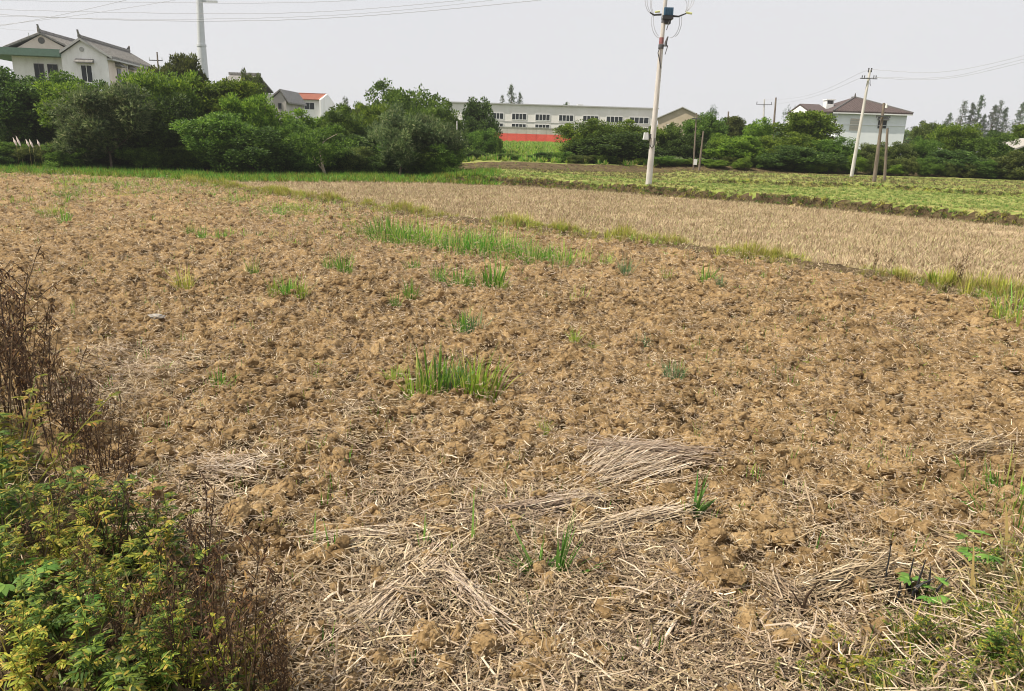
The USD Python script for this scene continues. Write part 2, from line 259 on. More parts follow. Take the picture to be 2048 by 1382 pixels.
noisy('red_tiles', [(0.3, (0.24, 0.085, 0.055)), (0.7, (0.37, 0.14, 0.09))], scale=3, detail=8, rough=0.8)
noisy('purple_tiles', [(0.3, (0.058, 0.043, 0.041)), (0.7, (0.10, 0.075, 0.071))], scale=3, detail=8, rough=0.7)
plain('green_fascia', (0.10, 0.17, 0.13)); plain('dark_trim', (0.10, 0.095, 0.09)); plain('grey_trim', (0.4, 0.4, 0.39)); plain('white_frame', (0.75, 0.75, 0.74))
plain('black_rubber', (0.025, 0.025, 0.027)); plain('blue_unit', (0.035, 0.095, 0.165)); plain('dark_metal', (0.07, 0.07, 0.075)); plain('pale_metal', (0.55, 0.57, 0.58)); plain('steel_grey', (0.46, 0.48, 0.50))
plain('cable', (0.10, 0.10, 0.11)); plain('cable_pale', (0.35, 0.35, 0.37)); plain('white_plastic', (0.8, 0.8, 0.8)); plain('red_band', (0.22, 0.09, 0.09)); plain('tan_board', (0.52, 0.47, 0.40)); plain('yellow_tip', (0.5, 0.52, 0.25)); plain('tarp', (0.16, 0.14, 0.13)); plain('plume', (0.78, 0.66, 0.60)); plain('old_sheet', (0.34, 0.32, 0.29)); plain('porch_shade', (0.42, 0.42, 0.43))
usdkit.material(stage, '/World/Looks/window_glass', {'p': ('principled_bsdf', {'base_color': (0.022, 0.028, 0.032), 'roughness': 0.2, 'specular_ior_level': 0.2})}, [], surface='p.BSDF')

# ---------------------------------------------------------------- the land
def line(pts): a = np.array(pts, float); return lambda x: np.interp(x, a[:, 0], a[:, 1])
def line_y(pts): a = np.array(pts, float); a = a[np.argsort(a[:, 1])]; return lambda y: np.interp(y, a[:, 1], a[:, 0])
BUND = line([(-16.2, 37.2), (-12.8, 33.5), (-2.0, 23.2), (3.4, 18.9), (6.9, 15.2), (8.4, 13.4), (9.0, 13.0), (15, 9.5), (30, 2)])
T1 = line([(-60, 39.5), (-26.2, 38.8), (-15.0, 37.4), (-3.6, 41.3), (1.7, 39.4), (6.4, 36.5), (11.4, 32.9), (15.0, 29.7), (17.8, 26.6), (32, 12)])
T2 = line([(8, 42.0), (11.2, 41.5), (15.1, 40.9), (19.2, 40.8), (21.8, 38.7), (24.6, 37.2), (40, 30)])
T3 = line([(-60, 47), (-26, 41.5), (-20, 43.5), (-12.5, 45.5), (-4.5, 52.0), (3.2, 52.8), (13.2, 55.2), (24.7, 57.3), (36, 57.0), (60, 50)])
LBX = line_y([(-12, 15.5), (-9.7, 12.7), (-4.5, 6.6), (-1.9, 3.8), (-0.9, 2.9), (0.2, 1.6)])
RBX = line_y([(0.9, 2.4), (1.6, 3.1), (2.4, 3.75), (3.6, 4.6), (6, 6.2), (14, 11)])
def sst(t): t = np.clip(t, 0, 1); return t * t * (3 - 2 * t)
def level(x, y):
    x, y = np.asarray(x, float), np.asarray(y, float)
    r = 0.44 * sst((y - T1(x) - 0.5 * (meshkit.fbm(np.stack([x * 0.6, 0 * x, 0 * x], -1), 3, 71) - 0.5)) / 0.5) * sst((x + 6.5) / 5)
    r = r + 0.22 * sst((y - T2(x)) / 0.4) * sst((x - 9) / 3)
    r = r + (0.55 - 0.15 * sst((x + 8) / 6)) * sst((y - T3(x)) / 3.0)
    r = r + 0.85 * sst((y - 62) / 46)
    b = np.abs(y - BUND(x)) / 1.3
    r = r + 0.13 * sst(1 - b / 0.45) * sst((x + 16) / 2)
    r = r + 0.30 * sst((LBX(y) - x) / 1.2) * sst((17 - y) / 3) + 0.18 * sst((x - RBX(y)) / 1.0) * sst((9 - y) / 3)
    return r
_c1 = RNG.uniform((-34, 0), (30, 46), (41000, 2)); _h1 = RNG.uniform(0.25, 1, len(_c1)) ** 1.5
_c2 = RNG.uniform((-13, 1), (13, 20), (46000, 2)); _h2 = RNG.uniform(0.1, 1, len(_c2)) ** 1.5
_k1, _k2 = cKDTree(_c1), cKDTree(_c2)
def tilled(x, y): return (y < BUND(x) - 0.3) | (x < -16)
def lumps(x, y):
    p = np.stack([x, y], -1); q3 = np.stack([x, y, 0 * x], -1)
    w = np.where((y < T1(x)), np.where(tilled(x, y), 1.0, 0.3), 0.45) * np.clip((70 - y) / 30, 0.0, 1)
    d, i = _k1.query(p); a = _h1[i] * np.clip(1 - (d / 0.17) ** 2, 0, 1)
    d2, j = _k2.query(p); b = np.where((y < 19) & (np.abs(x) < 12.5), _h2[j] * np.clip(1 - (d2 / 0.075) ** 2, 0, 1), 0)
    f1 = meshkit.fbm(q3 * 7.0, 4, 5); f2 = 1 - np.abs(2 * meshkit.fbm(q3 * 2.7, 3, 15) - 1) ** 0.7; f3 = meshkit.noise(q3 * 33, 8)
    cr = np.exp(-((2 * meshkit.fbm(q3 * 3.4 + 40, 3, 61) - 1) / 0.10) ** 2) * (meshkit.noise(q3 * 1.7, 12) > 0.35) + 0.6 * np.exp(-((2 * meshkit.fbm(q3 * 8.5 + 9, 2, 62) - 1) / 0.14) ** 2)
    return w * (0.06 * a * (0.4 + 1.2 * f1) + 0.03 * b * (0.3 + 1.4 * f3) + 0.13 * (f2 - 0.6) * (0.3 + 1.4 * f1) + 0.09 * (f1 - 0.5) + 0.018 * (f3 - 0.5) - 0.075 * cr * np.clip((30 - y) / 12, 0, 1) + 0.08 * (meshkit.fbm(q3 * 0.9, 2, 3) - 0.5)) + 0.12 * (meshkit.fbm(q3 * 0.12, 2, 9) - 0.5) * np.clip((y - 1) / 6, 0, 1)
def Z(x, y): x, y = np.atleast_1d(np.asarray(x, float)), np.atleast_1d(np.asarray(y, float)); return level(x, y) + lumps(x, y)
def z1(x, y): return float(Z(x, y)[0])
ang = np.concatenate([np.linspace(-180, -53, 16)[:-1], np.linspace(-53, -44, 14)[:-1], np.linspace(-44, 44, 780), np.linspace(44, 53, 14)[1:], np.linspace(53, 180, 16)[1:]])
rad = np.concatenate([[0.05, 0.6, 1.3, 2.0, 2.6, 3.1, 3.5], np.geomspace(3.7, 48, 680)[1:], np.geomspace(48, 130, 90)[1:], np.geomspace(130, 3000, 24)[1:]])
AA, RR = np.meshgrid(np.radians(ang), rad, indexing='ij')
GX, GY = RR * np.sin(AA), RR * np.cos(AA) - 1.5
GZ = Z(GX.ravel(), GY.ravel()).reshape(GX.shape)
na, nr = GX.shape
I = np.arange(na * nr).reshape(na, nr)
quads = np.stack([I[:-1, :-1], I[1:, :-1], I[1:, 1:], I[:-1, 1:]], -1).reshape(-1, 4)[:, ::-1]
P = np.stack([GX.ravel(), GY.ravel(), GZ.ravel()], 1)
c = P[quads].mean(1); cx, cy = c[:, 0], c[:, 1]
jit = 0.5 * (meshkit.fbm(np.stack([cx * 2, cy * 2, 0 * cx], -1), 3, 21) - 0.5)
roadside = (((cx < LBX(cy) - 0.25 + jit) & (cy < 15)) | ((cx > RBX(cy) + 0.35 + jit) & (cy < 5.5))) & (cy < 15)
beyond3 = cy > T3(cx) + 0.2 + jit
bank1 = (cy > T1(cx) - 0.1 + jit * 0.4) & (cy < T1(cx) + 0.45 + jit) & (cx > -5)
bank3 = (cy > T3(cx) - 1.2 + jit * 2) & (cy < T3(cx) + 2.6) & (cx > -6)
field3 = (cy > T3(cx) + 2.6) & (cx > -16) & (cx < 11) & (cy < 112)
beyond1 = cy > T1(cx)
bund = (np.abs(cy - BUND(cx)) < 0.55 + jit) & (cx > -16)
near = tilled(cx, cy)
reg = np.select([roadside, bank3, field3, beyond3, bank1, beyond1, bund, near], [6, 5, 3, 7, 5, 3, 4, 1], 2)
LAND = {1: ('ploughed_field', 'soil', 'ploughed brown soil of the near field broken into clods'), 2: ('stubble_field', 'stubble_soil', 'flat pale stubble field beyond the grassy ridge'),
        3: ('grass_terrace', 'terrace_soil', 'green and yellow raised terraces around the large concrete pole'), 4: ('field_ridge', 'bank_soil', 'low earth ridge between the ploughed field and the stubble field'),
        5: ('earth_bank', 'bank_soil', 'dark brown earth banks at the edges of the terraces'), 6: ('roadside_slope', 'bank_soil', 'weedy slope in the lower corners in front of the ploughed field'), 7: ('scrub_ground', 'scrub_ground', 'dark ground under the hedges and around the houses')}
land = {}
for k, (nm, mt, lb) in LAND.items():
    q = quads[reg == k]; u, inv = np.unique(q, return_inverse=True); inv = inv.reshape(-1, 4)
    if k == 1:
        land[k] = thing(nm, lb, 'field'); tag(land[k], kind='structure')
        obj('soil', (P[u], inv), mt, land[k], True)
    else:
        land[k] = tag(obj(nm, (P[u], inv), mt, None, True), lb, 'ground', kind='structure')

# ---------------------------------------------------------------- clods
def clod(seed, sub=2, flat=0.62):
    r = np.random.default_rng(seed); m = trimesh.creation.icosphere(sub); v = np.array(m.vertices)
    s = 1 + 1.0 * (meshkit.fbm(v * 1.3 + seed * 3.7, 3, seed) - 0.5) + 0.42 * (meshkit.fbm(v * 3.2 + seed, 4, seed + 5) - 0.5)
    for d in sph(9, r):                      # broken faces
        t = v @ d; s = np.where(t * s > 0.66, 0.66 / np.maximum(t, 1e-3), s) * 0.88 + s * 0.12
    s = s * (1 + 0.34 * (meshkit.fbm(v * 4.1 + seed, 2, seed + 8) - 0.5) + 0.22 * (meshkit.noise(v * 11 + seed, seed + 9) - 0.5))
    return v * s[:, None] * np.array([1, r.uniform(0.65, 1), flat]), m.faces
big = [(640, 1135, .15), (705, 1072, .12), (757, 1058, .11), (830, 1068, .13), (785, 1085, .10), (880, 1010, .13), (845, 1310, .16), (910, 1300, .10), (960, 1315, .13), (1100, 1325, .12), (1185, 1330, .12), (1365, 1280, .10), (1425, 1190, .17),
       (1345, 1170, .16), (1300, 1230, .11), (1790, 1065, .15), (1820, 1030, .11), (1700, 990, .10), (1655, 990, .1), (1560, 1000, .1), (1480, 1100, .1), (1570, 1090, .12), (1620, 1150, .09), (1230, 1220, .12), (1240, 1250, .1), (1060, 1370, .12), (1490, 1300, .13), (1540, 1290, .1), (980, 1020, .08), (1110, 960, .11),
       (600, 910, .1), (560, 1000, .12), (470, 1060, .16), (520, 1040, .1), (640, 990, .1), (700, 960, .09), (760, 905, .1), (850, 890, .11), (930, 870, .1), (1010, 840, .12), (1110, 850, .1), (1180, 830, .1), (1260, 860, .1), (1560, 870, .1), (1640, 860, .11), (2020, 740, .16), (1930, 1000, .12), (2000, 950, .12), (1750, 1050, .09), (1400, 1260, .1)]
rc = np.random.default_rng(5); parts = 0
spots = [(gr(a, b)[0], gr(a, b)[1], s * 0.82) for a, b, s in big]
while len(spots) < 300:
    d = 3.2 + 4.5 * rc.random() ** 1.4; a = rc.uniform(-0.62, 0.62); x, y = d * math.tan(a), d
    if x < LBX(y) + 0.15 or x > RBX(y) - 0.1: continue
    spots.append((x, y, rc.uniform(0.03, 0.085)))
for i, (x, y, s) in enumerate(spots):
    v, f = clod(100 + i, 4 if i < 50 else 3, rc.uniform(0.55, 0.85)); a = rc.uniform(0, 6.28)
    v = v @ np.array([[math.cos(a), math.sin(a), 0], [-math.sin(a), math.cos(a), 0], [0, 0, 1]]) * s
    obj('clod', (v + [x, y, float(level(x, y)) + 0.02 + s * 0.22 + 0.02], f), 'clod', land[1], True)
def inside(n, ymin, ymax, power, rng, half=0.72):
    y = ymin + (ymax - ymin) * rng.random(n) ** power; x = y * np.tan(rng.uniform(-half, half, n))
    ok = (y < BUND(x) - 0.5) & ((x > LBX(y)) | (y > 15)) & ((x < RBX(y)) | (y > 9)); return x[ok], y[ok]
cl = [(clod(700 + i, 2, 0.7), 'soil') for i in range(12)]
x, y = inside(26000, 2.6, 13, 1.15, rc); s = 0.014 + 0.07 * rc.random(len(x)) ** 3.2
x2, y2 = inside(20000, 11, 36, 1.5, rc); s2 = 0.02 + 0.075 * rc.random(len(x2)) ** 2.4
x, y, s = np.append(x, x2), np.append(y, y2), np.append(s, s2)
scatter('small_clods', cl, np.stack([x, y, Z(x, y) + s * 0.15], 1), rc.uniform(0, 6.28, len(x)), s, 'countless small soil crumbs and clods over the ploughed field', 'clods', tilt=rc.uniform(0, 0.6, len(x)), rng=rc)

# ---------------------------------------------------------------- straw
rs = np.random.default_rng(11)
def litter(seed, n, rad, lo, hi, r, up=0.05):
    g = np.random.default_rng(seed); c = g.uniform(-rad, rad, (n, 2)); a = g.uniform(0, 6.28, n); L = g.uniform(lo, hi, n); z = g.uniform(0.0, up, n); dz = g.normal(0, 0.16, n) * L
    d = np.stack([np.cos(a), np.sin(a)], 1) * L[:, None] / 2
    return stalks(np.column_stack([c - d, z - dz / 2]), np.column_stack([c + d, z + dz / 2 + 0.005]), g.uniform(0.4, 1.3, n) * r, 4, 0.07 * L.mean(), g)
lit = [(litter(30 + i, 10, 0.18, 0.03, 0.24, 0.0038), 'straw') for i in range(10)]
x, y = inside(26000, 2.6, 11, 1.3, rs)
dens = meshkit.fbm(np.stack([x * 0.7, y * 0.5, 0 * x], -1), 3, 31) + np.clip((7.5 - y) * 0.06, -0.25, 0.2)
ok = dens > 0.53 + 0.20 * rs.random(len(x)); x, y = x[ok][:2100], y[ok][:2100]
scatter('loose_straw', lit, np.stack([x, y, Z(x, y) + rs.uniform(0.0, 0.035, len(x))], 1), rs.uniform(0, 6.28, len(x)), rs.uniform(0.7, 1.25, len(x)), 'dry straw litter strewn over the foreground soil', 'straw', tilt=np.abs(rs.normal(0, 0.16, len(x))), rng=rs)
bits = [(litter(60 + i, 22, 0.35, 0.015, 0.08, 0.0034, 0.03), 'straw') for i in range(6)]
x, y = inside(18000, 2.8, 36, 1.35, rs)
scatter('straw_bits', bits, np.stack([x, y, Z(x, y) + rs.uniform(0.01, 0.05, len(x))], 1), rs.uniform(0, 6.28, len(x)), np.clip(0.6 + y * 0.05, 0.8, 1.6) * rs.uniform(0.8, 1.2, len(x)), 'short straw bits scattered over the far part of the ploughed field', 'straw', tilt=np.abs(rs.normal(0, 0.35, len(x))), rng=rs)
HEAPS = [((1190, 975), (1330, 915), 0.60, 0.10, 70, 0.5, 0.34, 'pale straw mat fanned over a hump in the right foreground'),
         ((1170, 905), (1420, 930), 0.65, 0.08, 60, 0.5, 0.16, 'flat straw layer along the top of the fanned straw mat'),
         ((930, 1062), (1200, 1012), 0.55, 0.08, 60, 0.45, 0.13, 'long pale streak of straw below the fanned straw mat'),
         ((865, 1150), (720, 1275), 0.62, 0.14, 46, 0.12, 0.12, 'straw bundle spreading towards the lower left from a bent tip'),
         ((855, 1130), (985, 1262), 0.55, 0.22, 16, 0.1, 0.06, 'few crossed long straws right of the spreading bundle'),
         ((1600, 1215), (1800, 1150), 0.5, 0.16, 55, 0.35, 0.15, 'tangled straw heap beside the burnt black stalks'),
         ((1860, 925), (2040, 890), 0.5, 0.5, 34, 0.4, 0.28, 'dark tangled straw over the hollow at the right edge'),
         ((1180, 1085), (1410, 1030), 0.5, 0.1, 34, 0.35, 0.08, 'thin straw streak right of the leaning wheat plant'),
         ((600, 1108), (850, 1090), 0.5, 0.14, 12, 0.4, 0.08, 'level straws lying beyond the spreading bundle'),
         ((1290, 1330), (1400, 1200), 0.5, 0.14, 16, 0.2, 0.06, 'loose straws leaning between the clods at bottom centre'),
         ((380, 950), (560, 960), 0.35, 0.6, 26, 0.5, 0.2, 'matted straw beside the dead brown weeds'),
         ((1540, 1190), (1600, 1240), 0.3, 0.35, 24, 0.12, 0.1, 'short upright straw clump left of the tangled straw heap')]
for (a, b, L, jitter, n, lenspread, widespread, lb) in HEAPS:
    A, B = gr(*a), gr(*b); C = (A + B) / 2; d = unit(B - A); side = np.array([-d[1], d[0], 0]); half = np.linalg.norm(B - A) / 2
    t = thing('straw_heap', lb, 'straw', (C[0], C[1], float(level(C[0], C[1])) + 0.035))
    def straws(n):
        s = rs.normal(0, 1, n) * half * 0.42; w = rs.normal(0, 1, n) * widespread * 0.55; ang_ = rs.normal(0, jitter, n) + w * 0.9 + np.arctan2(d[1], d[0])
        dd = np.stack([np.cos(ang_), np.sin(ang_)], 1); ll = L * rs.uniform(0.55, 1.15, n)
        cc = d[None, :2] * s[:, None] + side[None, :2] * w[:, None]
        hump = 0.05 * np.exp(-(w / widespread) ** 2) + rs.uniform(0.0, 0.045, n); tl = rs.normal(0, 0.07, n) * ll
        return np.column_stack([cc - dd * ll[:, None] / 2, hump - tl / 2]), np.column_stack([cc + dd * ll[:, None] / 2, hump + tl / 2])
    p0, p1 = straws(min(n, 24))
    for i in range(len(p0)):
        obj('stalk', stalks(p0[i:i + 1], p1[i:i + 1], rs.uniform(0.0034, 0.0066) * (1.35 if 'bundle' in lb else 1.0), 5, 0.02, rs), 'pale_straw' if a[0] < 1500 else 'straw', t, True)
    p0, p1 = straws(int(n * 2.6))
    tag(obj('loose_stalks', stalks(p0, p1, rs.uniform(0.002, 0.0048, len(p0)), 4, 0.02, rs), 'pale_straw' if a[0] < 1500 and i % 2 else 'straw', t), kind='stuff')

# ---------------------------------------------------------------- stubble and grass
def tuft(seed, n, h, spread, w, lean=0.35, droop=0.25, seg=3, base=0.05):
    g = np.random.default_rng(seed); a = g.uniform(0, 6.28, n); rr = base * np.sqrt(g.random(n)); ln = np.abs(g.normal(0, lean, n))
    P0 = np.stack([rr * np.cos(a), rr * np.sin(a), np.full(n, -0.02)], 1); D = np.stack([np.cos(a) * np.sin(ln) * spread, np.sin(a) * np.sin(ln) * spread, np.cos(ln)], 1)
    return blades(P0, D, h * (0.22 + 0.78 * g.random(n) ** 0.9), w * g.uniform(0.7, 1.3, n), seg, droop * g.uniform(0.4, 1.6, n), 'grass', 0.8, g)
rg = np.random.default_rng(21)
def stubs(seed, n=20, rad=0.6):
    g = np.random.default_rng(seed); c = g.uniform(-rad, rad, (n, 2)); h = g.uniform(0.02, 0.10, n); t = g.normal(0, 0.7, (n, 2)) * h[:, None]
    return stalks(np.column_stack([c, np.full(n, -0.02)]), np.column_stack([c + t, h]), g.uniform(0.004, 0.009, n), 3, 0.006, g)
n = 19000; y = 9 + 34 * rg.random(n) ** 0.8; x = y * np.tan(rg.uniform(-0.62, 0.72, n)); ok = (y > BUND(x) + 0.3) & (y < T1(x) - 0.1) & (x > -15.5); x, y = x[ok], y[ok]
scatter('stubble', [(stubs(200 + i), 'stubble') for i in range(12)], np.stack([x, y, Z(x, y)], 1), rg.uniform(0, 6.28, len(x)), rg.uniform(0.8, 1.3, len(x)), 'pale cut stubble standing over the far field', 'stubble', rng=rg)
n = 900; y = 12 + 24 * rg.random(n); x = y * np.tan(rg.uniform(-0.5, 0.7, n)); k = meshkit.fbm(np.stack([x * .25, y * .25, 0 * x], -1), 2, 77); ok = (y > BUND(x) + 0.6) & (y < T1(x) - 0.2) & (x > -14) & (k > 0.52); x, y = x[ok], y[ok]
scatter('stubble_sprouts', [(tuft(240 + i, 10, 0.14, 1, 0.008, 0.5), 'grass_lime') for i in range(3)], np.stack([x, y, Z(x, y)], 1), rg.uniform(0, 6.28, len(x)), rg.uniform(0.6, 1.4, len(x)), 'thin lime green sprouts coming up in the stubble field', 'grass', rng=rg)
# along the ridge
n = 4200; x = rg.uniform(-16, 10.5, n); y = BUND(x) + rg.normal(0, 0.36, n); gap = meshkit.fbm(np.stack([x * 0.9, y * 0.9, 0 * x], -1), 3, 41); ok = gap + 0.34 * rg.random(n) > 0.56; x, y = x[ok], y[ok]
scatter('ridge_grass', [(tuft(260, 34, 0.5, 1, 0.014, 0.35), 'grass_yellow'), (tuft(261, 34, 0.42, 1, 0.013, 0.45), 'grass_dry'), (tuft(262, 34, 0.56, 1, 0.014, 0.3), 'grass_yellow'), (tuft(263, 30, 0.42, 1, 0.015, 0.4), 'grass_lime'), (tuft(264, 26, 0.3, 1, 0.012, 0.6), 'grass_brown'), (tuft(265, 30, 0.4, 1, 0.013, 0.5), 'grass_dry')],
        np.stack([x, y, Z(x, y) - 0.02], 1), rg.uniform(0, 6.28, len(x)), rg.uniform(0.3, 1.0, len(x)) * np.clip(0.6 + 2.4 * (gap[ok] - 0.45), 0.35, 1.05), 'yellow green grass growing along the low ridge between the two fields', 'grass', rng=rg)
# terraces
n = 30000; y = 26 + 28 * rg.random(n); x = y * np.tan(rg.uniform(-0.25, 0.66, n)); ok = (y > T1(x) + 0.35) & (y < T3(x) - 0.5) & (x > -11 + (y - 40) * 0.2); x, y = x[ok][:14000], y[ok][:14000]
kk = meshkit.fbm(np.stack([x * 0.10, y * 0.45, 0 * x], -1), 3, 51); gap2 = (y > T2(x) - 0.3) & (x > 8)
td = y - T1(x) + rg.normal(0, 0.35, len(x)) + 2.5 * (kk - 0.5); left = x < 8.5
band = np.where(left, np.select([td < 2.4, td < 3.4, td < 4.6, td < 8.0], [0, 1, 0, 2], 1), np.select([td < 1.3, ~gap2, y < T2(x) + 0.7, kk > 0.58], [0, 2, 1, 0], 1)); pick = rg.random(len(x))
idx = np.select([band == 2, band == 1], [np.where(pick < 0.55, 1, np.where(pick < 0.8, 0, np.where(pick < 0.92, 2, 3))), np.where(pick < 0.55, 4, np.where(pick < 0.85, 3, 2))], np.where(pick < 0.4, 2, np.where(pick < 0.7, 3, np.where(pick < 0.8, 4, 1))))
scatter('terrace_grass', [(tuft(280, 30, 0.17, 1, 0.013, 0.7), 'terrace_lime'), (tuft(281, 30, 0.17, 1, 0.013, 0.6), 'terrace_green'), (tuft(282, 30, 0.19, 1, 0.013, 0.6), 'terrace_lime'), (tuft(283, 26, 0.17, 1, 0.013, 0.7), 'grass_dry'), (tuft(284, 26, 0.2, 1, 0.014, 0.7), 'grass_brown')],
        np.stack([x, y, Z(x, y) - 0.02], 1), rg.uniform(0, 6.28, len(x)), rg.uniform(0.7, 1.3, len(x)), 'green and yellowing grass covering the terraces around the concrete poles', 'grass', idx=idx, rng=rg)
n = 3800; x = np.concatenate([rg.uniform(-5, 22, n // 2), rg.uniform(9, 30, n // 4), rg.uniform(-5, 42, n // 4)]); y = np.concatenate([T1(x[:n // 2]) + rg.uniform(-0.05, 0.5, n // 2), T2(x[n // 2:3 * n // 4]) + rg.uniform(0, 0.4, n // 4), T3(x[3 * n // 4:]) + rg.uniform(-1.0, 2.2, n - 3 * n // 4)])
scatter('bank_grass', [(tuft(290, 30, 0.30, 1, 0.016, 0.8, 0.7), 'grass_brown'), (tuft(291, 30, 0.28, 1, 0.016, 0.8, 0.7), 'grass_brown'), (tuft(292, 26, 0.26, 1, 0.016, 0.7, 0.6), 'grass_yellow'), (tuft(293, 26, 0.26, 1, 0.016, 0.7, 0.6), 'grass_green')],
        np.stack([x, y, Z(x, y) - 0.03], 1), rg.uniform(0, 6.28, len(x)), rg.uniform(0.6, 1.3, len(x)), 'dry brown grass hanging over the terrace banks', 'grass', rng=rg)
# grass margin in front of the left trees
n = 5200; x = rg.uniform(-36, -1, n); y = T1(x) + rg.uniform(-0.6, 5.5, n) * np.where(x < -16, 0.8, 1)
scatter('margin_grass', [(tuft(300, 34, 0.45, 1, 0.02, 0.5), 'grass_green'), (tuft(301, 34, 0.38, 1, 0.02, 0.6), 'grass_lime'), (tuft(302, 34, 0.4, 1, 0.02, 0.5), 'weed_leaf')],
        np.stack([x, y, Z(x, y) - 0.02], 1), rg.uniform(0, 6.28, len(x)), rg.uniform(0.6, 1.4, len(x)), 'long green grass margin in front of the left tree belt', 'grass', rng=rg)
n = 4500; x = rg.uniform(-14, 12, n); y = rg.uniform(56, 111, n); ok = (np.abs(x) < 0.13 * y + 3); x, y = x[ok], y[ok]
scatter('green_crop', [(tuft(310, 40, 0.6, 1, 0.05, 0.5), 'grass_lime'), (tuft(311, 40, 0.6, 1, 0.05, 0.5), 'grass_green')], np.stack([x, y, Z(x, y) - 0.02], 1), rg.uniform(0, 6.28, len(x)), rg.uniform(0.7, 1.3, len(x)), 'bright green crop field in front of the red and grey wall', 'crop', rng=rg)
# sprouts in the ploughed field
x, y = inside(8500, 3, 37, 1.0, rg); k = meshkit.fbm(np.stack([x * .4, y * .3, 0 * x], -1), 3, 88); ok = (k + 0.3 * rg.random(len(x)) + 0.009 * np.clip(y - 12, 0, 20) > 0.70 - 0.03 * (y < 9)); x, y = x[ok], y[ok]
scatter('field_sprouts', [(tuft(320, 6, 0.16, 1, 0.006, 0.5), 'grass_lime'), (tuft(321, 5, 0.2, 1, 0.007, 0.35), 'grass_green'), (tuft(322, 9, 0.12, 1, 0.008, 0.8), 'grass_lime'), (tuft(323, 4, 0.22, 1, 0.006, 0.2), 'grass_lime')],
        np.stack([x, y, Z(x, y)], 1), rg.uniform(0, 6.28, len(x)), rg.uniform(0.6, 1.3, len(x)) * np.where(y > 14, 1.5, 1), 'single thin green blades sprouting between the clods', 'grass', rng=rg)
n = 9000; y = 17 + 23 * rg.random(n); x = y * np.tan(rg.uniform(-0.66, -0.02, n)); k = meshkit.fbm(np.stack([x * .2, y * .25, 0 * x], -1), 3, 98); ok = tilled(x, y) & (y < T1(x) + 0.5) & (k + 0.02 * (y - 31) + 0.28 * rg.random(n) > 0.57); x, y = x[ok], y[ok]
scatter('far_field_grass', [(tuft(326, 12, 0.2, 1, 0.012, 0.5), 'grass_dry'), (tuft(327, 12, 0.24, 1, 0.012, 0.4), 'grass_yellow'), (tuft(328, 14, 0.28, 1, 0.014, 0.4), 'grass_lime'), (tuft(329, 14, 0.3, 1, 0.014, 0.35), 'grass_green'), (stubs(220, 16, 0.4), 'stubble'), (stubs(221, 16, 0.4), 'stubble')], np.stack([x, y, Z(x, y)], 1), rg.uniform(0, 6.28, len(x)), rg.uniform(0.6, 1.3, len(x)), 'thin dry and green grass over the far left of the ploughed field', 'grass', rng=rg)
for i in range(3):
    for nm, mt in (('green', 'grass_green'), ('lime', 'grass_lime'), ('blue', 'grass_blue'), ('yellow', 'grass_yellow')):
        k = kind('grass_tuft_%s_%d' % (nm, i)); obj('blades', tuft(330 + i, 66, 1.0, 1, 0.020, 0.28, 0.34, 5, 0.21), mt, k)
        k = kind('wide_tuft_%s_%d' % (nm, i)); obj('blades', tuft(340 + i, 75, 1.0, 1, 0.020, 0.5, 0.45, 4, 0.7), mt, k)
def grass(px, py, hpx, colour, label, wide=False, group=None, name='grass_tuft', wx=1.0):
    b = gr(px, py); h = hpx * b[1] / FOC * (1.6 if wide else 1.55); z = z1(b[0], b[1])
    copy_of('%s_tuft_%s_%d' % ('wide' if wide else 'grass', colour, random.randrange(3)), name, label, 'grass', (b[0], b[1], z - 0.01), random.uniform(0, 360), (h * wx, h * wx, h), group)
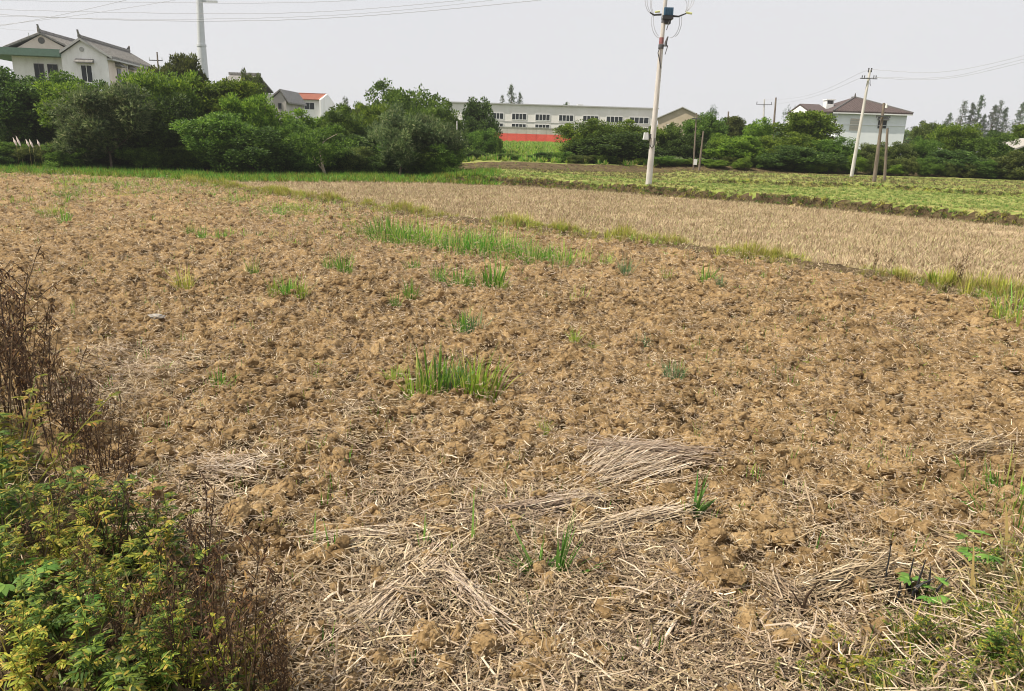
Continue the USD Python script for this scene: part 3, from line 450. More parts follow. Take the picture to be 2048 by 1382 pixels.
for a in [(838, 790, 95, 'lime', 'yellow green grass tuft, leftmost of the big group in mid-field'), (872, 786, 112, 'green', 'tallest bright green tuft of the big group in mid-field'), (908, 776, 85, 'blue', 'bluish green tuft between the two tall tufts of the mid-field group'),
          (938, 790, 95, 'lime', 'lime tuft right of the bluish one in the mid-field group'), (965, 788, 112, 'lime', 'tall lime tuft at the right end of the mid-field group'), (790, 768, 45, 'lime', 'small thin lime shoot left of the big mid-field group'),
          (948, 662, 62, 'blue', 'bluish tuft standing alone above the big mid-field group'), (925, 655, 60, 'green', 'thin dark green shoots beside the lone bluish tuft'), (690, 552, 50, 'green', 'dense green tuft, right of a close pair on the left of mid-field'), (658, 545, 40, 'green', 'smaller green tuft, left of a close pair on the left of mid-field'),
          (552, 600, 42, 'lime', 'small lime tuft left of a sparse trio on the left'), (578, 602, 42, 'green', 'middle tuft of a sparse trio on the left'), (602, 606, 46, 'lime', 'thin right tuft of a sparse trio on the left'),
          (918, 568, 60, 'green', 'bushy green tuft just below the green grass strip'), (945, 570, 45, 'green', 'low green tuft attached to the bushy one below the grass strip'), (985, 578, 66, 'green', 'tall green tuft right of the bushy one below the grass strip'), (1000, 580, 40, 'lime', 'short lime tuft right below the tall tuft under the strip'), (878, 560, 42, 'green', 'narrow green tuft left of the bushy one below the strip'), (825, 542, 40, 'green', 'narrow green tuft below the left end of the strip'),
          (1250, 552, 42, 'blue', 'bluish tuft below the ridge in the middle right'), (1212, 528, 34, 'lime', 'lime tuft close under the ridge right of the strip'), (1335, 560, 32, 'lime', 'faint lime tuft right of the bluish one below the ridge'), (1412, 570, 46, 'green', 'narrow green tuft below the middle of the ridge'), (1440, 580, 26, 'blue', 'low bluish tuft beside the narrow one below the ridge'),
          (1155, 605, 46, 'lime', 'thin lime shoots in the centre of the bare soil'), (1286, 698, 44, 'blue', 'compact bluish tuft alone on the right of mid-field'), (1148, 697, 34, 'lime', 'small lime tuft left of a low green patch'), (1345, 764, 56, 'blue', 'dark bluish shoots right of mid-field above the straw mat'), (790, 618, 36, 'green', 'thin green shoot above the lone bluish tuft on its left'), (822, 606, 42, 'green', 'single dark green shoot right of a thinner one'),
          (1030, 908, 20, 'lime', 'tiny lime rosette above the fanned straw mat'), (438, 770, 48, 'green', 'single green shoot on the left of the clods'), (555, 930, 30, 'lime', 'little lime shoot near the matted straw'), (130, 448, 34, 'green', 'green tuft near the left edge of the field'), (380, 470, 28, 'green', 'left of three small green tufts in a row'), (404, 474, 30, 'green', 'middle of three small green tufts in a row'), (442, 482, 34, 'green', 'right of three small green tufts in a row'),
          (1085, 865, 40, 'lime', 'faint shoots above the straw mat'), (505, 552, 40, 'green', 'dark narrow shoot left of the close pair'), (370, 575, 55, 'yellow', 'olive shoots in the left part of the field')]:
    grass(*a)
for i in range(46):
    t = i / 45 + random.uniform(-0.02, 0.02); px = 755 + 375 * t; py = 478 + 52 * t + random.uniform(-10, 9)
    if 0.36 < t < 0.42: continue
    grass(px, py, random.uniform(36, 58), random.choice(['green', 'green', 'green', 'lime']), 'bright green grass tuft in the long strip beside the ridge', True, 'grass tufts in the long green strip', wx=0.75)
for (cx_, cy_, w, m, lb) in [(595, 425, 50, 12, 'green tuft in the patch beside the far end of the ridge'), (200, 366, 60, 9, 'green tuft in the grassy patch near the left trees'), (142, 396, 16, 3, 'green tuft in the little patch at far left'), (90, 428, 30, 4, 'olive green tuft low at the left edge of the field'), (490, 400, 24, 4, 'lime tuft near the far end of the ridge'), (1190, 697, 28, 5, 'low lime tuft in the small patch right of mid-field'), (1965, 690, 30, 5, 'lime creeping tuft near the right edge of the field')]:
    for i in range(m):
        grass(cx_ + random.uniform(-w, w), cy_ + random.uniform(-0.16, 0.16) * w, random.uniform(14, 26) * (0.8 if cy_ > 600 else 1), random.choice(['green', 'lime']), lb, True, lb.replace('tuft', 'tufts'), wx=1.0)

# ---------------------------------------------------------------- foreground weeds
def stem_set(g, n, h, lean, r, mb, bend=0.25):
    out = []
    for i in range(n):
        a, l = g.uniform(0, 6.28), abs(g.normal(0, lean)); b = np.array([g.normal(0, .04), g.normal(0, .04), -0.03]); hh = h * g.uniform(0.6, 1.0)
        d = np.array([math.cos(a) * math.sin(l), math.sin(a) * math.sin(l), math.cos(l)]); e = np.array([math.cos(a), math.sin(a), -0.3]) * bend * g.uniform(0, 1)
        t = np.linspace(0, 1, 6)[:, None]; p = b + d * hh * t + e * hh * t ** 2 * 0.6
        mb.tube(p, np.linspace(r, r * 0.35, 6), 4); out.append(p)
    return out
def along(p, s):
    k = np.clip(s * (len(p) - 1), 0, len(p) - 1.001); i = int(k); return p[i] + (p[i + 1] - p[i]) * (k - i), unit(p[i + 1] - p[i])
def green_weed(seed, leaf, n=7, h=0.5, lobes=5, L=0.09, W=0.022, per=13, lean=0.4):
    g = np.random.default_rng(seed); k = kind(leaf[0]); sm = MB(); ps = stem_set(g, n, h, lean, 0.004, sm); P0, D0, LL, WW = [], [], [], []
    for p in ps:
        for s in np.linspace(0.18, 1, per):
            q, t = along(p, s); a = g.uniform(0, 6.28); o = np.array([math.cos(a), math.sin(a), g.uniform(-0.1, 0.7)]); o = unit(o); ll = L * g.uniform(0.7, 1.3) * (1.1 - 0.5 * s)
            side = unit(np.cross(o, [0, 0, 1]))
            sm.tube(np.array([q, q + o * ll]), 0.0015, 3, False)
            for j in range(lobes):
                f = (j // 2 + 1) / (lobes // 2 + 1); sg = 1 if j % 2 else -1
                if j == lobes - 1: P0.append(q + o * ll * 0.6); D0.append(o); LL.append(ll * 0.7); WW.append(W)
                else: P0.append(q + o * ll * f * 0.85); D0.append(o * 0.55 + side * sg * 0.9 + np.array([0, 0, g.uniform(-.2, .25)])); LL.append(ll * 0.55 * (1.1 - 0.4 * f)); WW.append(W * 0.9)
    obj('stem', sm, leaf[2], k); tag(obj('leaves', blades(P0, D0, LL, WW, 3, 0.25, 'leaf', 0.5, g), leaf[1], k), kind='stuff')
for i in range(4):
    green_weed(400 + i, ('leafy_weed_%d' % i, 'weed_leaf', 'weed_leaf'), 7, 0.50, 9, 0.095, 0.013, 12)
    green_weed(420 + i, ('vetch_%d' % i, 'vetch_leaf', 'vetch_leaf'), 8, 0.50, 9, 0.075, 0.011, 10, 0.6)
    green_weed(440 + i, ('fine_weed_%d' % i, 'weed_leaf', 'grass_yellow'), 7, 0.42, 9, 0.065, 0.0075, 12, 0.5)
def dead_weed(seed, nm, n=7, h=0.7):
    g = np.random.default_rng(seed); k = kind(nm); sm = MB(); ps = stem_set(g, n, h, 0.16, 0.0042, sm, 0.1); P0, D0, LL, WW = [], [], [], []
    for p in ps:
        for s in 1 - 0.75 * g.random(8) ** 1.4:
            q, t = along(p, s); a = g.uniform(0, 6.28); o = unit(np.array([math.cos(a), math.sin(a), g.uniform(0.6, 1.6)])); ll = g.uniform(0.06, 0.2) * h
            e = q + o * ll; sm.tube(np.array([q, q + o * ll * 0.5 + [0, 0, .005], e]), np.array([0.0022, 0.0018, 0.0012]), 3, False)
            for u in g.uniform(0.3, 1.0, 6):
                P0.append(q + o * ll * u); D0.append(sph(1, g)[0] * [1, 1, 0.7] + [0, 0, -0.3]); LL.append(g.uniform(0.012, 0.032)); WW.append(g.uniform(0.005, 0.011))
    obj('stem', sm, 'dead_stem', k); tag(obj('withered_leaves', blades(P0, D0, LL, WW, 2, 0.4, 'leaf', None, g), 'dead_leaf', k), kind='stuff')
for i in range(5): dead_weed(460 + i, 'dead_weed_%d' % i, [7, 9, 6, 8, 10][i], 0.75)
def dry_tuft(seed, nm, mt='grass_dry'):
    k = kind(nm); obj('blades', tuft(seed, 46, 0.5, 1, 0.011, 0.7, 0.75, 6, 0.06), mt, k)
dry_tuft(480, 'dry_tuft_0'); dry_tuft(481, 'dry_tuft_1'); dry_tuft(482, 'brown_tuft_0', 'grass_brown')
def palm_weed(seed, nm):
    g = np.random.default_rng(seed); k = kind(nm); sm = MB()
    for i in range(7):
        a = g.uniform(0, 6.28); d = unit(np.array([math.cos(a) * 0.5, math.sin(a) * 0.5, 1])); e = d * g.uniform(0.15, 0.3); sm.tube(np.array([[0, 0, -0.02], e * 0.6, e]), 0.0025, 4)
        n = 6; w = np.linspace(-1.3, 1.3, n) + a
        obj('leaf', blades(np.repeat(e[None], n, 0), np.stack([np.cos(w), np.sin(w), np.full(n, 0.15)], 1), g.uniform(0.06, 0.1, n), 0.028, 4, 0.3, 'leaf', 0.3, g), 'broad_leaf', k)
    obj('stem', sm, 'weed_leaf', k)
palm_weed(490, 'palm_weed_0'); palm_weed(491, 'palm_weed_1')
def weed(kd, px, py, hpx, base_h, name, label, cat='weed', group=None, zz=0.15, wx=1.0):
    b = gr(px, py, zz); z = float(level(b[0], b[1])); d = np.linalg.norm(b - EYE); h = hpx * d / FOC / base_h * 1.12
    copy_of(kd, name, label, cat, (b[0], b[1], z - 0.01), random.uniform(0, 360), (h * wx, h * wx, h), group)
for i, (px, py, h, lb) in enumerate([(20, 760, 235, 'tall dark dead weed at the left edge, the farthest one'), (62, 790, 205, 'dark dead weed beside the farthest one at the left edge'), (110, 860, 170, 'dark dead weed above the yellow green bush'), (160, 900, 170, 'dead brown weed right of the dark ones on the left'), (205, 905, 150, 'thin dead brown weed above the green leafy bush'), (15, 850, 200, 'dead brown weed behind the yellow vetch at the left edge'), (255, 930, 120, 'short dead stalks rising behind the green bush'),
        (385, 1180, 260, 'tall dead brown weed right of the green bush'), (420, 1300, 260, 'dense dead brown weed in front of the tall one'), (470, 1380, 300, 'dead brown weed at the bottom, tallest of the front group'), (520, 1330, 210, 'dead brown weed with drooping pods, right of the tallest'), (570, 1350, 230, 'dead brown weed, rightmost of the front group'), (410, 1100, 150, 'thin dead stalk with pods before the matted straw'), (550, 1390, 170, 'low dead weed at the bottom edge'), (355, 1390, 200, 'dead weed among the dry blades at the bottom left'), (240, 1360, 170, 'reddish dead stalk among green weeds at bottom left'), (150, 1000, 150, 'dead stalks between the vetch and the green bush'), (2, 740, 215, 'reddish dead weed half outside the left edge'), (40, 830, 200, 'dead weed behind the first dark ones at the left edge'), (90, 800, 170, 'bare dead stalks right of the second dark weed'), (140, 850, 140, 'wispy dead weed at the border of the bare soil on the left'),
        (225, 1120, 190, 'dead brown stalks rising through the green bush'), (290, 1110, 170, 'dead stalks at the right side of the green bush'), (330, 1300, 190, 'dead brown weed behind the dry curled blades'), (100, 1180, 160, 'dead stalks left of the podded vetch'), (180, 1290, 170, 'dead stalks among the weeds left of the dry blades'),
        (1745, 545, 36, 'small dark dead plant on the ridge, left of two'), (1775, 550, 40, 'small dark dead plant on the ridge, right of two'), (1912, 575, 56, 'thin dead twigs at the right end of the ridge')]):
    weed('dead_weed_%d' % (i % 5), px, py, h, 0.75, 'dead_weed', lb, zz=0.2 if px < 700 else 0.1)
for i, (px, py, h, kd, nm, lb) in enumerate([(25, 960, 190, 'vetch', 'vetch_plant', 'yellow vetch at the left edge below the dark dead weeds'), (10, 1060, 190, 'leafy_weed', 'leafy_weed', 'green leafy weed at the left edge below the yellow vetch'), (90, 1060, 150, 'fine_weed', 'leafy_weed', 'olive fine-leaved weed right of the vetch on the left'),
        (205, 1080, 190, 'leafy_weed', 'leafy_weed', 'fresh green leafy bush in the left foreground'), (265, 1060, 150, 'leafy_weed', 'leafy_weed', 'fresh green leafy bush, right of its twin'), (330, 1080, 160, 'leafy_weed', 'leafy_weed', 'lime topped weed beside the bare soil on the left'), (150, 1160, 170, 'vetch', 'vetch_plant', 'yellowing vetch in front of the green bush'), (265, 1190, 170, 'vetch', 'vetch_plant', 'yellow podded vetch under the green bush'), (330, 1220, 170, 'leafy_weed', 'leafy_weed', 'dark green weed behind the dry curled blades'),
        (55, 1190, 150, 'fine_weed', 'leafy_weed', 'brownish fine-leaved weed at the left edge'), (30, 1330, 150, 'fine_weed', 'leafy_weed', 'dark fine-leaved weed in the lower left corner'), (120, 1300, 150, 'leafy_weed', 'leafy_weed', 'green weed right of the palmate leaves'), (180, 1380, 170, 'leafy_weed', 'leafy_weed', 'green weed at the bottom edge left of the dry blades'), (345, 1350, 170, 'fine_weed', 'leafy_weed', 'bright fine-leaved weed under the dry curled blades'), (390, 1330, 150, 'vetch', 'vetch_plant', 'lime vetch between the dead stalks'),
        (300, 1400, 160, 'leafy_weed', 'leafy_weed', 'green weed at the bottom left of centre'), (440, 1400, 120, 'fine_weed', 'leafy_weed', 'low green weed at the feet of the dead stalks'), (70, 1400, 150, 'vetch', 'vetch_plant', 'yellowish vetch at the bottom left corner'), (110, 1160, 120, 'vetch', 'vetch_plant', 'yellow vetch sprigs left of the podded one'), (490, 1240, 110, 'vetch', 'vetch_plant', 'yellow leaves among the dead weeds in front'), (210, 1250, 150, 'fine_weed', 'leafy_weed', 'olive weed beside the dry curled blades'), (0, 1240, 150, 'leafy_weed', 'leafy_weed', 'green weed half outside the left edge'),
        (1600, 1350, 130, 'fine_weed', 'leafy_weed', 'olive weed at the bottom right under the black twig'), (1680, 1330, 140, 'vetch', 'vetch_plant', 'yellowish vetch at the bottom right'), (1760, 1360, 140, 'fine_weed', 'leafy_weed', 'dull fine-leaved weed at the bottom edge on the right'), (1830, 1280, 120, 'leafy_weed', 'leafy_weed', 'green weed in front of the burnt stalks'), (1910, 1380, 130, 'fine_weed', 'leafy_weed', 'lime weed at the bottom edge near the right corner'), (1980, 1340, 120, 'leafy_weed', 'leafy_weed', 'bright green weed near the lower right corner'), (2035, 1380, 140, 'leafy_weed', 'leafy_weed', 'large bright weed in the lower right corner'), (1930, 1240, 90, 'leafy_weed', 'leafy_weed', 'low green weed at the foot of the dry grass on the right'), (2030, 1240, 100, 'fine_weed', 'leafy_weed', 'fine weed under the dry grass at the right edge'), (1990, 1110, 70, 'leafy_weed', 'leafy_weed', 'small broad green weed before the dark green tuft'), (1880, 1210, 70, 'fine_weed', 'leafy_weed', 'small weed right of the burnt stalks')]):
    weed('%s_%d' % (kd, i % 4), px, py, h * (0.62 if px > 700 else 0.9), {'vetch': 0.42, 'leafy_weed': 0.45, 'fine_weed': 0.4}[kd], nm, lb, 'weed', zz=0.25 if px < 700 else 0.12)
for (px, py, h, kd, lb) in [(300, 1290, 200, 'dry_tuft_0', 'curled dry tan grass blades among the green weeds'), (345, 1180, 120, 'dry_tuft_1', 'dry bent blades beside the podded vetch'), (250, 1340, 150, 'dry_tuft_1', 'dry blades at the foot of the reddish stalk'), (2010, 1150, 150, 'dry_tuft_0', 'tall dry curled grass at the right edge'), (1960, 1180, 140, 'dry_tuft_1', 'dry curled grass left of the tallest one at the right edge'), (2040, 1080, 130, 'dry_tuft_1', 'dry grass behind the tallest one at the right edge'), (1900, 1160, 90, 'dry_tuft_0', 'dry grass behind the burnt black stalks'), (2040, 1290, 110, 'dry_tuft_0', 'dry grass above the lower right corner'), (1720, 1390, 110, 'brown_tuft_0', 'dull brown grass at the bottom right'), (1640, 1390, 100, 'brown_tuft_0', 'dull brown grass at the bottom edge, left of its twin'), (80, 1260, 130, 'brown_tuft_0', 'brown dead grass in the lower left'), (10, 1140, 140, 'brown_tuft_0', 'brown dead grass at the left edge')]:
    weed(kd, px, py, h, 0.42, 'dry_grass', lb, 'grass')
for (px, py, h, kd, lb) in [(68, 1290, 90, 'palm_weed_0', 'bright palmate leaves low in the left foreground'), (150, 1340, 70, 'palm_weed_1', 'palmate leaves right of the brighter ones'), (1960, 1120, 60, 'palm_weed_1', 'pale palmate leaves at the right edge'), (1850, 1190, 60, 'palm_weed_0', 'small palmate leaves beside the burnt stalks'), (310, 1240, 60, 'palm_weed_0', 'one fresh palmate weed beside the dry blades')]:
    weed(kd, px, py, h, 0.28, 'broad_weed', lb, zz=0.1)
grass(2010, 1010, 95, 'green', 'dark green grass tuft at the right edge', True, wx=0.8, name='grass_tuft')
grass(2030, 640, 75, 'yellow', 'large yellow green grass clump at the right end of the ridge', True, wx=0.9); grass(2046, 632, 80, 'green', 'green clump behind the yellow green one at the right end of the ridge', True, wx=0.8)
n = 13000; y = rg.uniform(1.6, 14, n); x = rg.uniform(-11, 8, n); ok = ((x < LBX(y) - 0.1) & (x > LBX(y) - 3.0) & (np.abs(x) < y * 0.8 + 0.5)) | ((x > RBX(y) + 0.1) & (x < RBX(y) + 1.6) & (y < 6)); x, y = x[ok], y[ok]
yy = rg.uniform(2.2, 5.5, 2600); xx = RBX(yy) + rg.uniform(0.05, 1.7, 2600); x, y = np.append(x, xx), np.append(y, yy)
scatter('verge_grass', [(tuft(700, 26, 0.22, 1, 0.007, 0.8, 0.6, 4, 0.08), 'grass_brown'), (tuft(701, 24, 0.26, 1, 0.006, 0.7, 0.5, 4, 0.08), 'grass_dry'), (tuft(702, 22, 0.18, 1, 0.009, 0.9, 0.4, 3, 0.1), 'weed_leaf'), (tuft(703, 22, 0.16, 1, 0.008, 0.9, 0.4, 3, 0.1), 'vetch_leaf'), (litter(704, 16, 0.16, 0.05, 0.22, 0.003), 'grass_brown'), (litter(705, 16, 0.16, 0.05, 0.25, 0.003), 'straw')],
        np.stack([x, y, Z(x, y) - 0.01], 1), rg.uniform(0, 6.28, len(x)), rg.uniform(0.6, 1.3, len(x)), 'tangled dead and green grass covering the slope in both lower corners', 'grass', rng=rg)
for (px, py, h, c_, lb) in [(2000, 1030, 70, 'green', 'green tuft at the left front of the dark tuft on the right edge'), (2030, 1040, 90, 'green', 'tallest dark green tuft on the right edge'), (2046, 1010, 80, 'green', 'dark green tuft cut by the right edge'), (2018, 640, 62, 'yellow', 'yellow tuft in front of the green clump ending the ridge'), (2038, 648, 62, 'lime', 'lime tuft at the foot of the clump ending the ridge'), (2052, 645, 76, 'green', 'green tuft outermost in the clump ending the ridge')]:
    grass(px, py, h, c_, lb, True, wx=0.75)
# wheat plants in the foreground
def wheat(nm, blades_, label, px, py):
    b = gr(px, py); t = thing(nm, label, 'plant', (b[0], b[1], z1(b[0], b[1]) - 0.01))
    s = np.linalg.norm(b - EYE) / FOC
    blades_ = blades_ + [(dx * random.uniform(.5, 1.2) + random.uniform(-14, 14), dy * random.uniform(.45, .9), w) for dx, dy, w in blades_ for _ in range(2) if len(blades_) > 4]
    for (dx, dy, w) in blades_:
        o = _R * dx * s + np.array([0, 0, 1.0]) * dy * s * 1.2; g = np.random.default_rng(abs(int(dx * 31 + dy)))
        o = o + np.array([0, g.normal(0, .03), 0]); L = np.linalg.norm(o)
        obj('leaf', blades([[g.normal(0, .01), g.normal(0, .01), 0]], [o + [0, 0, 0.12 * L]], L, w * 2.1, 7, 0.12, 'grass', 0.4, g), 'wheat_leaf', t)
wheat('wheat_plant', [(-70, 115, .011), (-45, 95, .01), (-25, 150, .008), (-60, 60, .012), (5, 120, .008), (60, 60, .016), (35, 40, .014), (-30, 60, .01)], 'green wheat plant leaning left, in front of the straw streak', 1075, 1160)
wheat('wheat_plant', [(20, 130, .012), (35, 170, .008), (-5, 90, .014), (80, 50, .014), (50, 90, .012), (15, 60, .016), (100, 40, .012)], 'green wheat plant with upright stem, right of the leaning one', 1115, 1165)
wheat('wheat_plant', [(20, 105, .012), (30, 60, .016), (-15, 50, .012), (40, 40, .014), (5, 80, .010)], 'single tall wheat shoot right of the straw mat', 1385, 1040)
wheat('wheat_plant', [(2, 115, .007), (8, 90, .006), (12, 60, .006)], 'one thin dark green stem left of the leaning wheat', 948, 1110)
wheat('wheat_plant', [(4, 75, .008), (-6, 50, .007), (10, 40, .007)], 'small green shoot left of the clods in the left foreground', 628, 1100)
wheat('wheat_plant', [(4, 80, .007), (-10, 60, .007), (14, 50, .006), (10, 70, .006)], 'thin shoots between the round clods', 845, 1120)
# burnt stalks
b = gr(1830, 1215); t = thing('burnt_stalks', 'burnt black stalks standing beside the tangled straw heap', 'stalks', (b[0], b[1], z1(b[0], b[1]) - 0.02)); g = np.random.default_rng(3)
for i in range(9):
    o = np.array([g.uniform(-.14, .12), g.uniform(-.05, .12), 0]); obj('stalk', tube([o, o + [g.normal(0, .02), 0, .12], o + [g.normal(0.02, .03), 0, g.uniform(.14, .34)]], [.008, .007, .003], 5), 'black_rubber', t)
b = gr(1590, 1260); t = thing('dead_twig', 'dark bent twig leaning over the straw at the bottom right', 'twig', (b[0], b[1], z1(b[0], b[1])))
obj('stem', tube([(0, 0, -.02), (.03, .02, .1), (.05, .03, .2), (.09, .03, .27)], [.012, .011, .008, .004], 5), 'dead_stem', t); obj('branch', tube([(.04, .02, .12), (-.03, .04, .22)], [.006, .003], 4), 'dead_stem', t)
# litter
b = gr(312, 640); m = trimesh.creation.icosphere(2); v = np.array(m.vertices) * [.11, .07, .035] * (0.5 + 1.1 * meshkit.fbm(np.array(m.vertices) * 2.5, 3, 4))[:, None]
tag(obj('plastic_scrap', (v + [b[0], b[1], z1(b[0], b[1]) + 0.03], m.faces), 'old_sheet', None, True), 'crumpled white plastic scrap lying on the soil at left', 'litter')
b = gr(1128, 331, 0.5); tag(obj('white_bag', (v * [1, 1, 3] * 1.3 + [b[0], b[1], z1(b[0], b[1]) + 0.1], m.faces), 'white_plastic', None, True), 'small white bag on the far bank below the big hedge', 'litter')

# ---------------------------------------------------------------- trees
def leaf_cloud(seed, n, center, radii, L, W, clump=0.12, nclump=90, lump=0.6, inner=0.4, up=0.45, low=-1.0, multi=1):
    g = np.random.default_rng(seed); u = sph(nclump * 3, g); u = u[u[:, 2] > low][:nclump]; nclump = len(u)
    r = (inner + (1 - inner) * g.random(nclump) ** 0.55) * (1 - lump / 2 + lump * 1.3 * (meshkit.fbm(u * 1.9 + seed, 3, seed) - 0.3))
    nl = 6; lo = sph(nl, g) * (0.35 + 0.3 * g.random((nl, 1))); lo[:, 2] *= 0.9; ls = g.uniform(0.36, 0.6, nl); lo[0], ls[0] = (0, 0, -0.1), 0.7   # a main mass and lobes of boughs round it
    ki = g.choice(nl, nclump, p=ls ** 2 / (ls ** 2).sum()); lift = np.where(g.random(nclump) < 0.1, 1.15, 1.0)
    c = np.array(center) + (lo[ki] + u * (r * lift * ls[ki])[:, None]) * np.array(radii) * 1.06; size = clump * g.uniform(0.6, 1.35, nclump)
    k = g.integers(0, nclump, n); off = sph(n, g) * (g.random(n) ** 0.45)[:, None] * size[k][:, None] * [1, 1, 0.8]
    P0 = c[k] + off * (np.array(radii) / max(radii)); D0 = unit(off) * 0.6 + sph(n, g) * 0.7 + [0, 0, up]
    if multi > 1:
        P0 = np.repeat(P0, multi, 0); D0 = np.repeat(D0, multi, 0) + sph(n * multi, g) * 0.7
    P0[:, 2] = np.maximum(P0[:, 2], 0.015)
    return diamonds(P0, D0, L * g.uniform(0.6, 1.3, len(P0)), W * g.uniform(0.7, 1.2, len(P0)), g), c
def trunk(seed, h0, r, targets, k=6):
    g = np.random.default_rng(seed); mb = MB(); top = np.array([g.normal(0, .02), g.normal(0, .02), h0])
    mb.tube(np.array([[0, 0, -0.04], [top[0] * .4, top[1] * .4, h0 * .5], top]), [r, r * .8, r * .65], k)
    for t in targets:
        m = top + (t - top) * 0.5 + [0, 0, -0.03]; mb.tube(np.array([top - [0, 0, h0 * 0.15], m, t]), [r * .5, r * .32, r * .1], 4, False)
    return mb
def tree_kind(nm, mat, seed, n, center, radii, L, W, h0=0.3, r=0.02, bark='bark', **kw):
    k = kind(nm); lf, c = leaf_cloud(seed, n, center, radii, L, W, **kw)
    v = lf[0]; q = np.percentile(np.linalg.norm(v[:, :2], axis=1), 98) / 0.49; hi = np.percentile(v[:, 2], 99.7); z0 = max(center[2] - radii[2], 0.0)   # fill one metre by one metre
    for w_ in (v, c): w_[:, :2] /= q; w_[:, 2] = np.where(w_[:, 2] > z0, z0 + (w_[:, 2] - z0) * (0.985 - z0) / (hi - z0), w_[:, 2])
    g = np.random.default_rng(seed + 1); obj('trunk', trunk(seed, h0, r, c[g.choice(len(c), 9, False)]), bark, k)
    tag(obj('crown', lf, mat, k), kind='stuff')
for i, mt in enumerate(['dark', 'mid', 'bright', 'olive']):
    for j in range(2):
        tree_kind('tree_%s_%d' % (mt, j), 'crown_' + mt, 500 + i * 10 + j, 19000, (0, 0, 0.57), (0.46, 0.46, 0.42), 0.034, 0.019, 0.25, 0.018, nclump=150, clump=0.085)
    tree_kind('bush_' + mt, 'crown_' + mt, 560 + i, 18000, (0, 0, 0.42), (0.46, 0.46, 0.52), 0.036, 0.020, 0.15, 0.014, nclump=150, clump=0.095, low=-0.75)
tree_kind('bush_grey', 'crown_grey', 570, 16000, (0, 0, 0.42), (0.46, 0.46, 0.52), 0.042, 0.014, 0.15, 0.014, nclump=110, clump=0.14, low=-0.75)
for j in range(2): tree_kind('tree_grey_%d' % j, 'crown_grey', 575 + j, 6500, (0, 0, 0.54), (0.46, 0.46, 0.44), 0.05, 0.012, 0.25, 0.016, nclump=80, clump=0.11, multi=3, lump=0.5)
tree_kind('thin_tree', 'crown_mid', 580, 4200, (0.0, 0, 0.68), (0.46, 0.46, 0.28), 0.040, 0.018, 0.34, 0.016, 'bark_pale', nclump=44, clump=0.11, lump=0.5)
tree_kind('wispy_tree', 'crown_conifer', 581, 1500, (0.0, 0, 0.66), (0.4, 0.4, 0.33), 0.045, 0.016, 0.4, 0.014, nclump=34, clump=0.10, lump=0.6)
def conifer(nm, seed, mat='crown_conifer', dens=1.0):
    g = np.random.default_rng(seed); k = kind(nm); P0, D0 = [], []; mb = MB().tube(np.array([[0, 0, -.03], [0, 0, .5], [0.005, 0, .98]]), [.018, .011, .003], 6)
    for z in np.linspace(0.12, 0.97, 34):
        for a in g.uniform(0, 6.28, 4):
            ln = 0.5 * (1.0 - z) ** 0.75 * g.uniform(0.45, 1.1) * 0.9 + 0.015; d = np.array([math.cos(a), math.sin(a), g.uniform(-0.15, 0.45)])
            mb.tube(np.array([[0, 0, z], np.array([0, 0, z]) + d * ln]), [.004, .0015], 3, False)
            m = int(26 * dens); s = g.random(m) ** 0.7; P0.append(np.array([0, 0, z]) + d * ln * s[:, None] + g.normal(0, .012, (m, 3))); D0.append(d * 0.5 + sph(m, g) + [0, 0, -.3])
    P0, D0 = np.vstack(P0), np.vstack(D0); obj('trunk', mb, 'bark', k); tag(obj('crown', blades(P0, D0, g.uniform(.02, .045, len(P0)), .012, 2, .3, 'leaf', None, g), mat, k), kind='stuff')
conifer('conifer_0', 590, dens=0.65); conifer('conifer_1', 591, dens=0.35); conifer('conifer_2', 592, dens=0.6)
def tree(kd, px, pyb, pyt, wpx, Y, name, label, cat='tree', group=None, depth=1.0):
    b = at(px, pyb, Y); z = float(level(b[0], b[1])); t = at(px, pyt, Y)[2]; w = wpx / FOC * Y; h = t - z
    copy_of(kd, name, label, cat, (b[0], b[1], z - 0.03), random.uniform(0, 360), (w * .96, w * depth * .96, h * (0.97 if kd.startswith(('conifer', 'wispy', 'thin')) else 1.02 if px < 1010 and cat == 'tree' else 0.93)), group)
